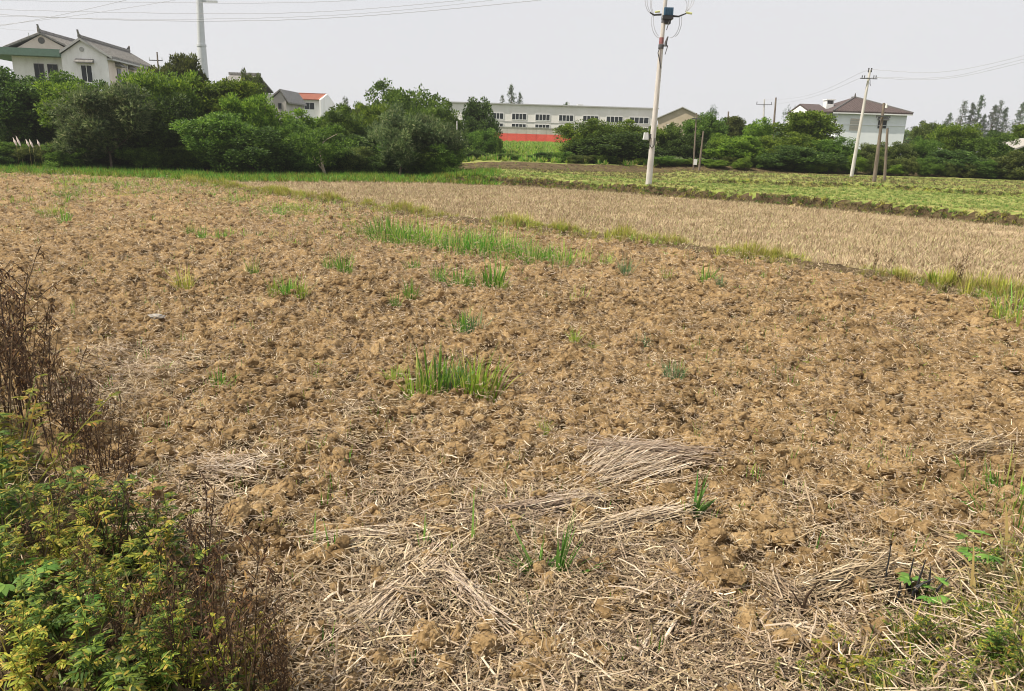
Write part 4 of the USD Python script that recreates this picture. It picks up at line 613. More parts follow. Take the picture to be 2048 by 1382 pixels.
# kind, centre, base, top, width, distance
TREES = [('tree_dark_0', 35, 300, 138, 210, 47, 'broad_tree', 'broad dark tree at the left edge below the house canopy'), ('tree_mid_1', 130, 300, 148, 190, 48, 'broad_tree', 'broad green tree under the two left windows of the white house'), ('tree_bright_1', 175, 310, 168, 150, 46, 'broad_tree', 'light green tree below the gable of the white house'),
    ('tree_grey_0', 225, 346, 172, 190, 43, 'feathery_tree', 'grey green feathery tree in front of the white house'), ('tree_bright_0', 345, 320, 146, 200, 48, 'broad_tree', 'bright topped dense tree right of the white house'), ('bush_dark', 330, 330, 190, 180, 45, 'broad_tree', 'dark lower tree in front of the bright topped one'), ('tree_olive_0', 364, 300, 112, 112, 62, 'round_tree', 'round olive treetop rising behind the bright topped tree'),
    ('tree_bright_1', 450, 330, 160, 180, 50, 'broad_tree', 'light green tree under the round olive treetop'), ('tree_bright_0', 520, 340, 192, 130, 47, 'broad_tree', 'light tree sloping down towards the grey gable house'), ('tree_mid_0', 430, 345, 225, 190, 44, 'broad_tree', 'mid green tree with dark stem in front of the light one'), ('bush_dark', 505, 348, 255, 170, 43, 'shrub', 'dark shrub left of the leaning pale trunk'),
    ('tree_olive_1', 510, 290, 146, 60, 70, 'spiky_tree', 'spiky dark treetop before the tiled roof'), ('bush_bright', 610, 330, 222, 150, 52, 'shrub', 'bright bushy tree below the red roofed house'), ('bush_mid', 690, 335, 214, 130, 52, 'shrub', 'green bushy tree right of the bright one under the red roof'), ('tree_mid_1', 590, 345, 240, 120, 46, 'broad_tree', 'green tree directly behind the leaning pale trunk'),
    ('bush_mid', 803, 320, 166, 150, 66, 'round_tree', 'big round treetop in the middle of the left belt'), ('tree_bright_0', 745, 340, 208, 110, 55, 'broad_tree', 'bright tree left below the big round treetop'), ('tree_grey_1', 800, 352, 214, 170, 45, 'feathery_tree', 'large grey green tree at the right end of the left belt'), ('tree_grey_0', 870, 352, 232, 110, 46, 'feathery_tree', 'grey green tree joined to the right of the large one'), ('bush_mid', 845, 320, 206, 110, 58, 'shrub', 'green crown between the round treetop and the factory'), ('bush_mid', 888, 330, 205, 96, 64, 'broad_tree', 'green tree in front of the left end of the factory'),
    ('bush_dark', 952, 298, 200, 108, 72, 'round_tree', 'rounded dark tree covering the left of the factory'), ('bush_mid', 970, 305, 258, 80, 68, 'shrub', 'low green bush at the foot of the rounded tree'),
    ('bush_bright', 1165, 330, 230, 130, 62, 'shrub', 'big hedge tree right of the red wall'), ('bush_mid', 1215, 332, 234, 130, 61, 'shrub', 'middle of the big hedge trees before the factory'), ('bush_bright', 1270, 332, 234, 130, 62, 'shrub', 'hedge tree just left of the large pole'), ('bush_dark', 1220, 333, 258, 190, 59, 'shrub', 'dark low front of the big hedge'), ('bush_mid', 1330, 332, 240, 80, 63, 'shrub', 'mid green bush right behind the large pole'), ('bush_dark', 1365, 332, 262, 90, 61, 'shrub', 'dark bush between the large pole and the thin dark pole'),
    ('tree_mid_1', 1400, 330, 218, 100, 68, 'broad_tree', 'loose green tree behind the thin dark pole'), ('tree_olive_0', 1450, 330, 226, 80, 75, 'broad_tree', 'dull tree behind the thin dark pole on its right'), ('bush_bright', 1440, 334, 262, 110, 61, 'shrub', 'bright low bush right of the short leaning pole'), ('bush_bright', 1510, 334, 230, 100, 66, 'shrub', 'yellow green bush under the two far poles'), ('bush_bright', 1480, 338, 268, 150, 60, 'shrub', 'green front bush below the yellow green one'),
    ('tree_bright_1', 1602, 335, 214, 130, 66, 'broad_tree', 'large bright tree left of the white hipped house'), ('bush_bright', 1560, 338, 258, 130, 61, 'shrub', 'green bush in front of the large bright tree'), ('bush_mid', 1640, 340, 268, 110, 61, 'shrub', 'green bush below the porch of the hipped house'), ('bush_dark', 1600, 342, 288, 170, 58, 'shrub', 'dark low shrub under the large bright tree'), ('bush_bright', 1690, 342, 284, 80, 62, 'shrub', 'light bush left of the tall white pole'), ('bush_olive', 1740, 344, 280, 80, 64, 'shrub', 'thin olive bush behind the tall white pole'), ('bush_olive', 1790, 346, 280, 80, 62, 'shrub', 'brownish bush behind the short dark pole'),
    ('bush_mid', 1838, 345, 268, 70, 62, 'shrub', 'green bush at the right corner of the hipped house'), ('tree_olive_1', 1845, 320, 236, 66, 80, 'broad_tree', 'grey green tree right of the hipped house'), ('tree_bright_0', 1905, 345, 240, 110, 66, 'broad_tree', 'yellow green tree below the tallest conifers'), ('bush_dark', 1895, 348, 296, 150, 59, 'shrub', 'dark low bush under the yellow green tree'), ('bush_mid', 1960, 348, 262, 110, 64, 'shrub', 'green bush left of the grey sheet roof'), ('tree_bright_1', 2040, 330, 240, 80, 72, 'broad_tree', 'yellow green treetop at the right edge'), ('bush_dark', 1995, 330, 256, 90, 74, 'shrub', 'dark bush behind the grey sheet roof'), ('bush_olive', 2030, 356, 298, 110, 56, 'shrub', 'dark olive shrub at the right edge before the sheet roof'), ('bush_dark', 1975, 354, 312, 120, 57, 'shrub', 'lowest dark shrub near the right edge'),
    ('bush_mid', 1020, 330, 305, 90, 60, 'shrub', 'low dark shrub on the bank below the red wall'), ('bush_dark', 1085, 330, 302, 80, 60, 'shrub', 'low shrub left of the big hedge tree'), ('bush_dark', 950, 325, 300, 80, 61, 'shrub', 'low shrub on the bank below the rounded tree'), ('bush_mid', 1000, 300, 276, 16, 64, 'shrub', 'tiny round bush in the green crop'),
    ('wispy_tree', 1575, 290, 206, 36, 110, 'wispy_tree', 'small wispy tree left of the hipped house roof'), ('wispy_tree', 1622, 290, 208, 26, 112, 'wispy_tree', 'small wispy tree touching the left end of the hipped roof'), ('wispy_tree', 1420, 270, 205, 30, 100, 'wispy_tree', 'thin wispy tree top beside the thin dark pole'), ('bush_dark', 1126, 230, 200, 32, 160, 'shrub', 'small dark treetop above the factory roof'), ('wispy_tree', 1870, 300, 238, 40, 95, 'wispy_tree', 'bare twiggy tree right of the grey green one'),
    ('tree_grey_1', 690, 290, 200, 50, 90, 'broad_tree', 'dull treetop right of the red roofed house'), ('tree_olive_0', 720, 290, 210, 60, 95, 'broad_tree', 'low dull treetop before the big round one')]
for a in TREES: tree(*a)
for (px, pyt, w, k, lb) in [(1003, 186, 20, 1, 'thin conifer left of the tallest above the factory roof'), (1020, 164, 26, 0, 'tallest conifer above the factory roof'), (1037, 180, 18, 2, 'small conifer right of the tallest above the factory roof'), (1889, 222, 22, 0, 'lone short conifer left of the conifer row'), (1914, 196, 26, 1, 'pale thin conifer at the left of the conifer row'), (1932, 200, 24, 2, 'dark conifer left of the tallest in the row'), (1946, 184, 24, 0, 'tallest conifer of the far row'), (1958, 224, 18, 2, 'short conifer in the dip of the far row'), (1975, 205, 24, 0, 'dark conifer right of the dip in the row'), (1986, 194, 22, 1, 'slim conifer before the last dense one of the row'), (1998, 210, 26, 2, 'dense conifer at the right of the row'), (2029, 200, 24, 0, 'separate conifer near the right edge')]:
    tree('conifer_%d' % k, px, 290, pyt, w * 2.6, 140, 'conifer', lb)
# leaning pale trunk
b = at(652, 352, 44); t = thing('leaning_tree', 'slender tree with a pale leaning forked trunk before the dark shrubs', 'tree', (b[0], b[1], float(level(b[0], b[1])) - 0.03))
pw = lambda px, py, dy=0.0: at(px, py, 44 + dy) - b
mb = MB().tube([pw(652, 354), pw(645, 330), pw(642, 305)], [.10, .085, .075], 7); mb.tube([pw(642, 308), pw(636, 285, .2), pw(627, 262, .3)], [.06, .04, .02], 5); mb.tube([pw(643, 312), pw(645, 290, -.2), pw(648, 268, -.3)], [.05, .035, .02], 5); mb.tube([pw(644, 335), pw(632, 322, .2), pw(622, 300, .4)], [.04, .03, .018], 5); mb.tube([pw(637, 290), pw(655, 275), pw(675, 265)], [.025, .02, .01], 4)
obj('trunk', mb, 'bark_pale', t); lf, _ = leaf_cloud(599, 5200, pw(635, 285, 0), (2.1, 1.5, 1.35), .16, .07, clump=0.5, nclump=34, lump=0.5); tag(obj('crown', lf, 'crown_mid', t), kind='stuff')
random.seed(31)
def beside(px, marks, used):
    for w in ('below', 'left of', 'right of', 'just left of', 'just right of', 'far below'):
        for m in sorted(marks, key=lambda m: abs(m[0] - px))[:3]:
            if (w, m[1]) in used or (w.endswith('left of') and px > m[0]) or (w.endswith('right of') and px < m[0]): continue
            used.add((w, m[1])); return w + ' ' + m[1]
    return 'near ' + marks[0][1]
LM = [(0, 'the left edge of the canopy'), (57, 'the pale plumes'), (106, 'the paired windows of the white house'), (170, 'the white gable'), (225, 'the grey green feathery tree'), (262, 'the side windows of the white house'), (316, 'the thin pole with crosspiece'), (364, 'the round olive treetop'), (403, 'the steel pylon'), (455, 'the light green tree'), (495, 'the dark tiled roof'), (560, 'the narrow grey gable'), (612, 'the red roof'), (645, 'the leaning pale trunk'), (745, 'the bright tree'), (800, 'the big round treetop'), (880, 'the left end of the factory'), (914, 'the thin pale pole')]
RM = [(1126, 'the dark treetop over the factory'), (1165, 'the left lobe of the big hedge'), (1230, 'the middle of the big hedge'), (1300, 'the large concrete pole'), (1362, 'the beige gable'), (1390, 'the white notice'), (1404, 'the short leaning pole'), (1455, 'the far dark stub pole'), (1510, 'the yellow green bush'), (1548, 'the far bare pole'), (1610, 'the large bright tree'), (1655, 'the porch of the hipped house'), (1704, 'the foot of the slim whitish pole'), (1750, 'the dark weathered pole'), (1772, 'the short bare pole'), (1815, 'the right corner of the hipped house'), (1889, 'the lone short conifer'), (1946, 'the tallest far conifer'), (2000, 'the sheet roofed shed'), (2040, 'the right edge of the photo')]
u1, u2, u3 = set(), set(), set()
for i in range(22):
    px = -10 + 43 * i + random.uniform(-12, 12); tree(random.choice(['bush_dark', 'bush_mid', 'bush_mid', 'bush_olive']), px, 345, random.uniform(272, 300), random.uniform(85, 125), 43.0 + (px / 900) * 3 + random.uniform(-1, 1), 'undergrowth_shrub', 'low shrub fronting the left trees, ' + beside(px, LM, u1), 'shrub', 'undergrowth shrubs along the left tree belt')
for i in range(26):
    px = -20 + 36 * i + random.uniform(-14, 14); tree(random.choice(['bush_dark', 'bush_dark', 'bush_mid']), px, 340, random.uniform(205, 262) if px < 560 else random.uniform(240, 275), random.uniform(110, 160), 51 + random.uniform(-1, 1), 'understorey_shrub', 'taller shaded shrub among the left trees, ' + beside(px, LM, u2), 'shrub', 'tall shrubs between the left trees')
for i in range(36):
    px = 1118 + 27 * i + random.uniform(-12, 12); tree(random.choice(['bush_bright', 'bush_mid', 'bush_mid', 'bush_olive']), px, 340, random.uniform(298, 318) + (px - 1120) * 0.012, random.uniform(36, 58), 57.2 + random.uniform(-1, 1), 'hedge_shrub', 'low hedge shrub above the earth bank, ' + beside(px, RM, u3), 'shrub', 'low shrubs along the foot of the right hedge')
# far wood that closes the view
n = 260; x = np.random.default_rng(8).uniform(-190, 190, n); g = np.random.default_rng(9); y = g.uniform(175, 240, n)
scatter('distant_wood', [(leaf_cloud(610 + i, 1500, (0, 0, .45), (.5, .5, .5), .10, .05, nclump=40, clump=.2)[0], ['crown_dark', 'crown_mid', 'crown_olive'][i]) for i in range(3)], np.stack([x, y, level(x, y) - 0.5], 1), g.uniform(0, 6.28, n), np.stack([g.uniform(8, 16, n)] * 2 + [g.uniform(4.0, 7.0, n)], 1), 'far low belt of trees behind the buildings', 'wood', rng=g)
# plumes
for i, (px, py, h) in enumerate([(33, 290, 14), (41, 291, 18), (58, 292, 13), (66, 294, 15), (80, 292, 12)]):
    b = at(px, py, 42.5); t = thing('pale_plume', ['first pale pinkish plume from the left under the dark tree', 'tallest pale plume under the dark tree at left', 'slim pale plume between the tallest and the leaning one', 'leaning pale plume under the dark tree at left', 'rightmost small pale plume under the dark tree'][i], 'plant', (b[0], b[1], float(level(b[0], b[1]))))
    dz = b[2] - float(level(b[0], b[1])); hh = h / FOC * 42.5
    obj('stem', tube([(0, 0, 0), (0, 0, dz)], .012, 4), 'grass_dry', t); obj('flower', tube([(0, 0, dz - .02), (-hh * .15, 0, dz + hh * .4), (-hh * .35, 0, dz + hh)], [.03, .06, .008], 6), 'plume', t)

# ---------------------------------------------------------------- buildings
def window(parent, x0, x1, y, z0, z1, bars=1, rows=0, frame='white_frame', out=-1, w=0.05):
    """A window in a wall whose face is at y (out = -1: seen from smaller y): frame, glazing bars and panes that are set back in it."""
    f = MB(); a, b_ = (y - 0.05, y + 0.06) if out < 0 else (y - 0.06, y + 0.05)
    f.box(x0, x1, a, b_, z1 - w, z1).box(x0, x1, a, b_, z0, z0 + w).box(x0, x0 + w, a, b_, z0 + w, z1 - w).box(x1 - w, x1, a, b_, z0 + w, z1 - w)
    p = obj('window', f, frame, parent); xs = np.linspace(x0 + w, x1 - w, bars + 2)
    for i in range(1, bars + 1): obj('bar', MB().box(xs[i] - w / 2, xs[i] + w / 2, a + 0.01, b_ - 0.01, z0 + w, z1 - w), frame, p)
    for i in range(bars + 1): obj('pane', MB().box(xs[i] + (w / 2 if i else 0.002), xs[i + 1] - (w / 2 if i < bars else 0.002), y - 0.025, y + 0.012, z0 + w, z1 - w), 'window_glass', p)
    return p
def hood(parent, x0, x1, y, z, d=0.45, mat='grey_tiles'):
    o = obj('window_hood', MB().prismx([(y + 0.0, z), (y - d, z), (y - d, z + 0.08), (y, z + 0.35)], x0, x1), mat, parent)
    return o
# white house on the left
A = at(213, 110, 70); rz = 8.0; gz = float(level(A[0], A[1])) - 0.3
H = thing('white_house', 'large white house with grey tiled gables and a green canopy behind the left trees', 'house', (A[0], A[1], gz), rz)
e = A[2] - gz; ap = at(168, 75, 70)[2] - gz; can0, can1 = at(60, 113, 70)[2] - gz, at(60, 98.5, 70)[2] - gz
obj('gable_wall', MB().prism([(-3.75, 0), (0, 0), (0, e - .1), (-2.0, ap - .28), (-3.75, e - .1)], 0, 11.6), 'white_render', H)
obj('side_facing', MB().box(0.003, 0.03, 0.15, 11.5, 0, e - .12), 'pink_render', H)
obj('wing_wall', MB().box(-8.2, -3.752, 0.9, 11.0, 0, can0 + .1), 'white_render', H)
ap2 = at(93, 66, 72)[2] - gz; cx2 = -6.0
obj('upper_gable', MB().prism([(-8.6, can1 - .1), (-3.3, can1 - .1), (cx2, ap2 - .25)], 1.9, 10.5), 'pink_render', H)
obj('canopy', MB().box(-11.5, -3.76, -0.3, 1.6, can0, can1).box(-11.5, -8.21, 1.601, 10, can0, can1), 'green_fascia', H)
def gable_roof(parent, xl, xc, xr, ze, zp, y0, y1, th=.16, mat='grey_tiles', tiles=0.30, name='roof'):
    r = obj(name, MB().prism([(xl, ze), (xc, zp), (xc, zp + th), (xl, ze + th)], y0, y1).prism([(xc + .002, zp), (xr, ze), (xr, ze + th), (xc + .002, zp + th)], y0, y1), mat, parent)
    rows = MB(); y = y0 + .1
    while y < y1 - .1:                       # rolls of the tiled roof
        for (xa, xb) in ((xl, xc), (xc, xr)):
            za, zb = (ze, zp) if xa == xl else (zp, ze); rows.tube([(xa, y, za + th), (xb, y, zb + th)], .055, 4, False)
        y += tiles
    tag(obj('tile_rolls', rows, mat, r), kind='stuff')
    rg_ = MB().box(xc - .12, xc + .12, y0 - .05, y1 + .05, zp + th, zp + th + .22)
    for yy, s in ((y0 - .05, -1), (y1 + .05, 1)): rg_.prismx([(yy, zp + th + .1), (yy - s * .5, zp + th + .2), (yy - s * .02, zp + th + .3), (yy + s * .18, zp + th + .62)][:: 1 if s < 0 else -1], xc - .08, xc + .08)
    obj('ridge', rg_, mat, r); return r
gable_roof(H, -4.1, -2.0, 0.45, e - .25, ap - .22, -.25, 11.9)
gable_roof(H, -9.2, cx2, -3.1, can1 + .02, ap2 - .22, 1.7, 10.8)
gt = MB().prism([(-4.15, e - .32), (-2.0, ap - .26), (-2.0, ap - .06), (-4.15, e - .1)], -.29, -.254).prism([(-2.0, ap - .26), (.5, e - .32), (.5, e - .1), (-2.0, ap - .06)], -.29, -.254)
obj('gable_trim', gt, 'grey_trim', H)
wz0, wz1 = at(100, 163, 70)[2] - gz, at(100, 128, 70)[2] - gz
window(H, -2.25, -1.3, -.02, wz0, wz1, 1); hood(H, -2.6, -1.1, 0, wz1 + .15)
window(H, -6.45, -5.65, .88, wz0 - .15, wz1, 1, frame='dark_trim'); window(H, -5.35, -4.5, .88, wz0 - .15, wz1, 1, frame='dark_trim')
obj('gable_vent', MB().add(trimesh.creation.cylinder(.28, .06, 12).apply_transform(trimesh.transformations.rotation_matrix(math.pi / 2, [1, 0, 0])).apply_translation([cx2, 1.89, can1 + .85])), 'dark_trim', H)
obj('gable_vent', MB().add(trimesh.creation.cylinder(.2, .05, 12).apply_transform(trimesh.transformations.rotation_matrix(math.pi / 2, [1, 0, 0])).apply_translation([-2.0, -.02, ap - 1.0])), 'grey_trim', H)
for yc in (2.5, 5.7):
    s = thing('side_bay', parent=H, loc=(0.03, yc, 0), rz=90)
    o = obj('window', MB().box(-.5, .5, -.04, .0, wz0 - .1, wz1 - .05), 'dark_trim', s); obj('pane', MB().box(-.44, -.02, -.055, -.041, wz0 - .04, wz1 - .1).box(.02, .44, -.055, -.041, wz0 - .04, wz1 - .1), 'window_glass', s)
    hood(s, -.75, .75, -.02, wz1 + .1, .5)
obj('drain_pipe', tube([(.1, 4.6, 0), (.1, 4.6, e - .1)], .05, 6), 'white_frame', H)
obj('eave', MB().box(.03, .5, -.1, 11.8, e - .42, e - .28), 'grey_trim', H)
# antenna poles near the white house
for (px, pyb, pyt, Y, lb) in [(77, 100, 54, 86, 'thin pole with crosspiece behind the left gable of the white house'), (316, 150, 104, 95, 'thin pole with crosspiece right of the white house')]:
    a, b = at(px, pyb, Y), at(px - 2, pyt, Y); g0 = float(level(a[0], a[1])); t = thing('thin_pole', lb, 'pole', (a[0], a[1], g0))
    obj('pole', tube([(0, 0, 0), (b[0] - a[0], 0, b[2] - g0)], [.12, .08], 6), 'old_wood', t); obj('crossarm', MB().box(-.9, .7, -.05, .05, b[2] - g0 - 1.0, b[2] - g0 - .9), 'dark_metal', t)
    for s in (-.85, .65): obj('insulator', tube([(s, 0, b[2] - g0 - .9), (s, 0, b[2] - g0 - .6)], .05, 5), 'pale_metal', t)
# dark roof among the trees
A = at(430, 143, 78); B = at(545, 178, 86); t = thing('tiled_roof_house', 'house of which only a dark tiled roof shows above the light green trees', 'house', (A[0], A[1], 0)); 
g0 = float(level(A[0], A[1])); W = B[0] - A[0]
obj('wall', MB().box(.3, W, .3, 8, g0, A[2] - 1.6), 'grey_render', t); o = obj('roof', MB().prismx([(0, A[2] - 1.5), (4, A[2] - .15), (4, A[2]), (0, A[2] - 1.35)], 0, W).prismx([(4.002, A[2] - .15), (8.3, A[2] - 1.5), (8.3, A[2] - 1.35), (4.002, A[2])], 0, W), 'grey_tiles', t); obj('ridge', MB().box(-.1, W + .1, 3.85, 4.15, A[2], A[2] + .25), 'grey_tiles', o)
# small grey gabled house
A = at(548, 240, 88); t = thing('grey_gable_house', 'narrow grey white gable left of the red roofed house', 'house', (A[0], A[1], 0)); g0 = float(level(A[0], A[1])); x1 = at(574, 240, 88)[0] - A[0]; ap = at(565, 178, 88)[2]; el = at(552, 197, 88)[2]
obj('wall', MB().prism([(0, g0), (x1, g0), (x1, el - .3), (x1 * .6, ap - .2), (0, el)], 0, 7), 'grey_render', t); o = obj('roof', MB().prism([(-.3, el - .05), (x1 * .6, ap - .18), (x1 * .6, ap), (-.3, el + .13)], -.2, 7.2).prism([(x1 * .6 + .003, ap - .18), (x1 + .35, el - .5), (x1 + .35, el - .32), (x1 * .6 + .003, ap)], -.2, 7.2), 'grey_tiles', t)
window(t, .55, .95, -.01, at(560, 218, 88)[2], at(560, 206, 88)[2], 0, frame='dark_trim')
# red roofed house
Y = 125; A = at(585, 230, Y); t = thing('red_roof_house', 'small white house with orange red tiled roof above the hedge', 'house', (A[0], A[1], 0)); g0 = float(level(A[0], A[1])); X = lambda px: at(px, 210, Y)[0] - A[0]; zz = lambda py: at(615, py, Y)[2]
obj('wall', MB().box(X(597), X(641), 0, 8, g0, zz(200)), 'white_render', t)
for a, b in ((577, 597), (636, 650)): obj('gable_wall', MB().prismx([(-.8, g0), (9, g0), (9, zz(204)), (3.9, zz(184.5)), (-.8, zz(199))], X(a) if a == 577 else X(641), X(a) + .25 if a == 577 else X(641) + .25), 'white_render', t)
obj('side_wing', MB().box(X(577) + .252, X(597) - .002, .6, 8, g0, zz(203)), 'white_render', t)
r = obj('roof', MB().prismx([(-.6, zz(199.5)), (3.9, zz(186)), (3.9, zz(184.8)), (-.6, zz(198.3))], X(577) + .26, X(641) - .01).prismx([(3.902, zz(186)), (8.6, zz(200)), (8.6, zz(198.8)), (3.902, zz(184.8))], X(577) + .26, X(641) - .01), 'red_tiles', t)
m = MB()
for i in range(14): xx = X(577) + .4 + i * (X(641) - X(577) - .6) / 14; m.tube([(xx, -.6, zz(198.3)), (xx, 3.9, zz(184.8))], .06, 4, False)
tag(obj('tile_rolls', m, 'red_tiles', r), kind='stuff'); obj('ridge', MB().box(X(577) + .26, X(641), 3.75, 4.05, zz(184.8), zz(183.6)), 'red_tiles', r)
window(t, X(599), X(629), -.02, zz(219), zz(205), 2)
# factory
Y = 135; A = at(890, 285, Y); t = thing('factory', 'long white flat-roofed factory with rows of barred windows', 'factory', (A[0], A[1], 0)); g0 = float(level(A[0], A[1])) - .2; X = lambda px: at(px, 240, Y)[0] - A[0]; z_ = lambda py, px=1100: at(px, py, Y)[2]
zt = z_(211.5)
obj('wall', MB().box(0, X(1312), 0, 22, g0, zt), 'cream_render', t); obj('roof_slab', MB().box(-.3, X(1312) + .3, -.35, 22.3, zt, zt + .18), 'grey_trim', t)
obj('string_course', MB().box(0, X(1312), -.06, -.002, z_(246), z_(245)), 'grey_trim', t)
for (a, b) in ((978, 1007), (1023, 1053), (1070, 1100), (1117, 1147), (1165, 1197), (1212, 1246), (1258, 1298)):
    window(t, X(a), X(b), -.02, z_(242), z_(228.5), 3, w=.09); window(t, X(a), X(b), -.02, z_(263), z_(249), 3, w=.09)
obj('roof_vent', MB().box(X(1157), X(1169), 4, 6, zt + .18, zt + .6), 'pale_metal', t); obj('roof_vent', MB().box(X(1137), X(1141), 4, 4.4, zt + .18, zt + .8), 'pale_metal', t)
# boundary wall, red below and grey above
Y = 112; A = at(975, 287, Y); t = thing('boundary_wall', 'concrete boundary wall painted red below and bare grey above', 'wall', (A[0], A[1], 0)); g0 = float(level(A[0], A[1])) - .2; X = lambda px: at(px, 280, Y)[0] - A[0]; z_ = lambda py: at(1060, py, Y)[2]
n = 9; xs = np.linspace(0, X(1150), n + 1)
for i in range(n):
    obj('red_panel', MB().box(xs[i] + .012, xs[i + 1] - .012, 0, .2, g0, z_(268)), 'red_paint', t); obj('grey_panel', MB().box(xs[i] + .012, xs[i + 1] - .012, .012, .19, z_(268) + .003, z_(256) + random.uniform(-.02, .02)), 'grey_render', t)
    obj('pillar', MB().box(xs[i] - .11, xs[i] + .11, .201, .42, g0, z_(256)), 'grey_render', t)
obj('coping', MB().box(-.2, X(1150), -.05, .26, z_(256) + .03, z_(254.6) + .02), 'grey_trim', t)
# beige gable
Y = 118; A = at(1312, 290, Y); t = thing('beige_gable_house', 'beige gabled building right of the factory behind the large pole', 'house', (A[0], A[1], 0), -11.5); g0 = float(level(A[0], A[1])) - .2; X = lambda px: at(px, 240, Y)[0] - A[0]; z_ = lambda py: at(1360, py, Y)[2]
xr = X(1412); xc = X(1362); obj('wall', MB().prism([(0, g0), (xr, g0), (xr, z_(238)), (xc, z_(215.5)), (0, z_(238))], 0, 14), 'beige_render', t)
obj('roof', MB().prism([(-.3, z_(239.5)), (xc, z_(215.4)), (xc, z_(213.6)), (-.3, z_(237.6))], -.3, 14.3).prism([(xc + .003, z_(215.4)), (xr + .3, z_(239.5)), (xr + .3, z_(237.6)), (xc + .003, z_(213.6))], -.3, 14.3), 'grey_trim', t)
window(t, X(1333), X(1345), -.02, z_(262), z_(250), 1, frame='white_frame')
# low grey shed roof among the hedge
A = at(1418, 258, 95); t = thing('grey_shed', 'small grey roof peeking out between the hedge bushes', 'shed', (A[0], A[1], 0)); g0 = float(level(A[0], A[1])); obj('wall', MB().box(0, 3, 0, 4, g0, A[2] - .4), 'grey_render', t); obj('roof', MB().prism([(-.4, A[2] - .1), (3.4, A[2] - .9), (3.4, A[2] - .7), (-.4, A[2] + .1)], -.3, 4.3), 'grey_trim', t)
# hipped white house on the right
Y = 95; A = at(1667, 290, Y); t = thing('hipped_house', 'pale blue white house with a dark purple brown hipped roof behind the right hedge', 'house', (A[0], A[1], 0)); g0 = float(level(A[0], A[1])) - .2; X = lambda px: at(px, 240, Y)[0] - A[0]; z_ = lambda py: at(1740, py, Y)[2]
xr = X(1813); ze = z_(224)
obj('wall', MB().box(0, xr, 0, 10, g0, ze), 'blue_white_render', t)
obj('string_course', MB().box(0, xr, -.06, -.002, z_(251), z_(250)), 'white_frame', t)
xa = X(1737); za = at(1738, 196, 100)[2]; o_ = .45
v = np.array([(-o_ - .3, -o_, ze), (xr + o_, -o_, ze), (xr + o_, 10 + o_, ze), (-o_ - .3, 10 + o_, ze), (xa, 4.8, za), (xa, 5.6, za)] + [(-o_ - .3, -o_, ze - .16), (xr + o_, -o_, ze - .16), (xr + o_, 10 + o_, ze - .16), (-o_ - .3, 10 + o_, ze - .16)])
f = [(0, 1, 4), (1, 2, 5), (1, 5, 4), (2, 3, 5), (3, 0, 4), (3, 4, 5), (0, 6, 7), (0, 7, 1), (1, 7, 8), (1, 8, 2), (2, 8, 9), (2, 9, 3), (3, 9, 6), (3, 6, 0), (6, 9, 8), (6, 8, 7)]
r = obj('roof', (v, np.array(f)), 'purple_tiles', t)
m = MB()
for i in range(30):
    s = (i + .5) / 30; p0 = np.array([-o_ - .3 + s * (xr + 2 * o_ + .3), -o_, ze]); q = min(s * (xr + .9) / (xa + .75), (1 - s) * (xr + 1.2) / (xr - xa + .45), 1); p1 = p0 + (np.array([0, 5.25, za - ze])) * q; m.tube([p0 + [0, 0, .02], p1 + [0, 0, .02]], .05, 4, False)
tag(obj('tile_rolls', m, 'purple_tiles', r), kind='stuff')
mr = MB()
for c_ in ((-o_ - .3, -o_), (xr + o_, -o_)): mr.tube([(c_[0], c_[1], ze + .03), (xa, 4.8, za + .05)], .11, 5)
mr.tube([(xa, 4.8, za), (xa, 4.8, za + .5)], [.14, .05], 6); mr.tube([(xa, 4.7, za + .05), (xa, 5.7, za + .05)], .11, 5); obj('ridge', mr, 'dark_trim', r)
obj('fascia', MB().box(-o_ - .3, xr + o_, -o_ - .02, -o_ + .06, ze - .3, ze - .165), 'white_frame', t)
xw = X(1628); zr, zl = at(1650, 211, 100)[2], at(1640, 226, 97)[2]
obj('wing_roof', MB().prismx([(1.5, zl), (5.5, zr), (5.5, zr + .15), (1.5, zl + .15)], xw, -.32).prismx([(5.502, zr), (10, zl), (10, zl + .15), (5.502, zr + .15)], xw, -.32), 'purple_tiles', t)
obj('wing_gable', MB().prismx([(2, g0), (9.8, g0), (9.8, zl), (5.5, zr - .1), (2, zl)], xw + .05, xw + .25), 'white_frame', t)
obj('porch_wall', MB().box(xw + .26, -.01, 4.0, 9.5, g0, zl), 'porch_shade', t)
for px in (1651, 1660): obj('column', tube([(X(px), 2.0, g0), (X(px), 2.0, zl + .1)], .2, 10), 'white_frame', t)
obj('porch_beam', MB().box(xw + .26, -.01, 1.75, 2.2, zl - .25, zl - .02), 'white_frame', t)
window(t, X(1654), X(1660), 3.98, z_(262), z_(244), 0, frame='dark_trim')
dz = at(1671, 212, 99)[2]; x0, x1 = X(1664) + .6, X(1679) + .6; D = obj('roof_turret', MB().box(x0, x1, 3.9, 5, dz - .4, dz + .22).box(x0 - .1, x1 + .1, 3.8, 5.1, dz + .66, dz + .8).box(x0, x0 + .1, 3.9, 5, dz + .22, dz + .66).box(x1 - .1, x1, 3.9, 5, dz + .22, dz + .66), 'white_frame', t); obj('louvre', MB().box(x0 + .1, x1 - .1, 4.1, 4.9, dz + .221, dz + .659), 'dark_trim', D)
obj('blind_window', MB().box(X(1701), X(1721), -.04, -.001, z_(262), z_(238)), 'tan_board', t); m = MB()
for i in range(5): m.box(X(1701), X(1721), -.06, -.041, z_(262 - i * 5) - .03, z_(262 - i * 5) + .03)
obj('shutter_slats', m, 'grey_trim', t)
window(t, X(1757), X(1774), -.02, z_(256), z_(240), 1, frame='dark_trim'); hood(t, X(1755), X(1776), 0, z_(239.5), .35)
window(t, X(1668.5), X(1672), -.02, z_(258), z_(240), 0, frame='dark_trim')
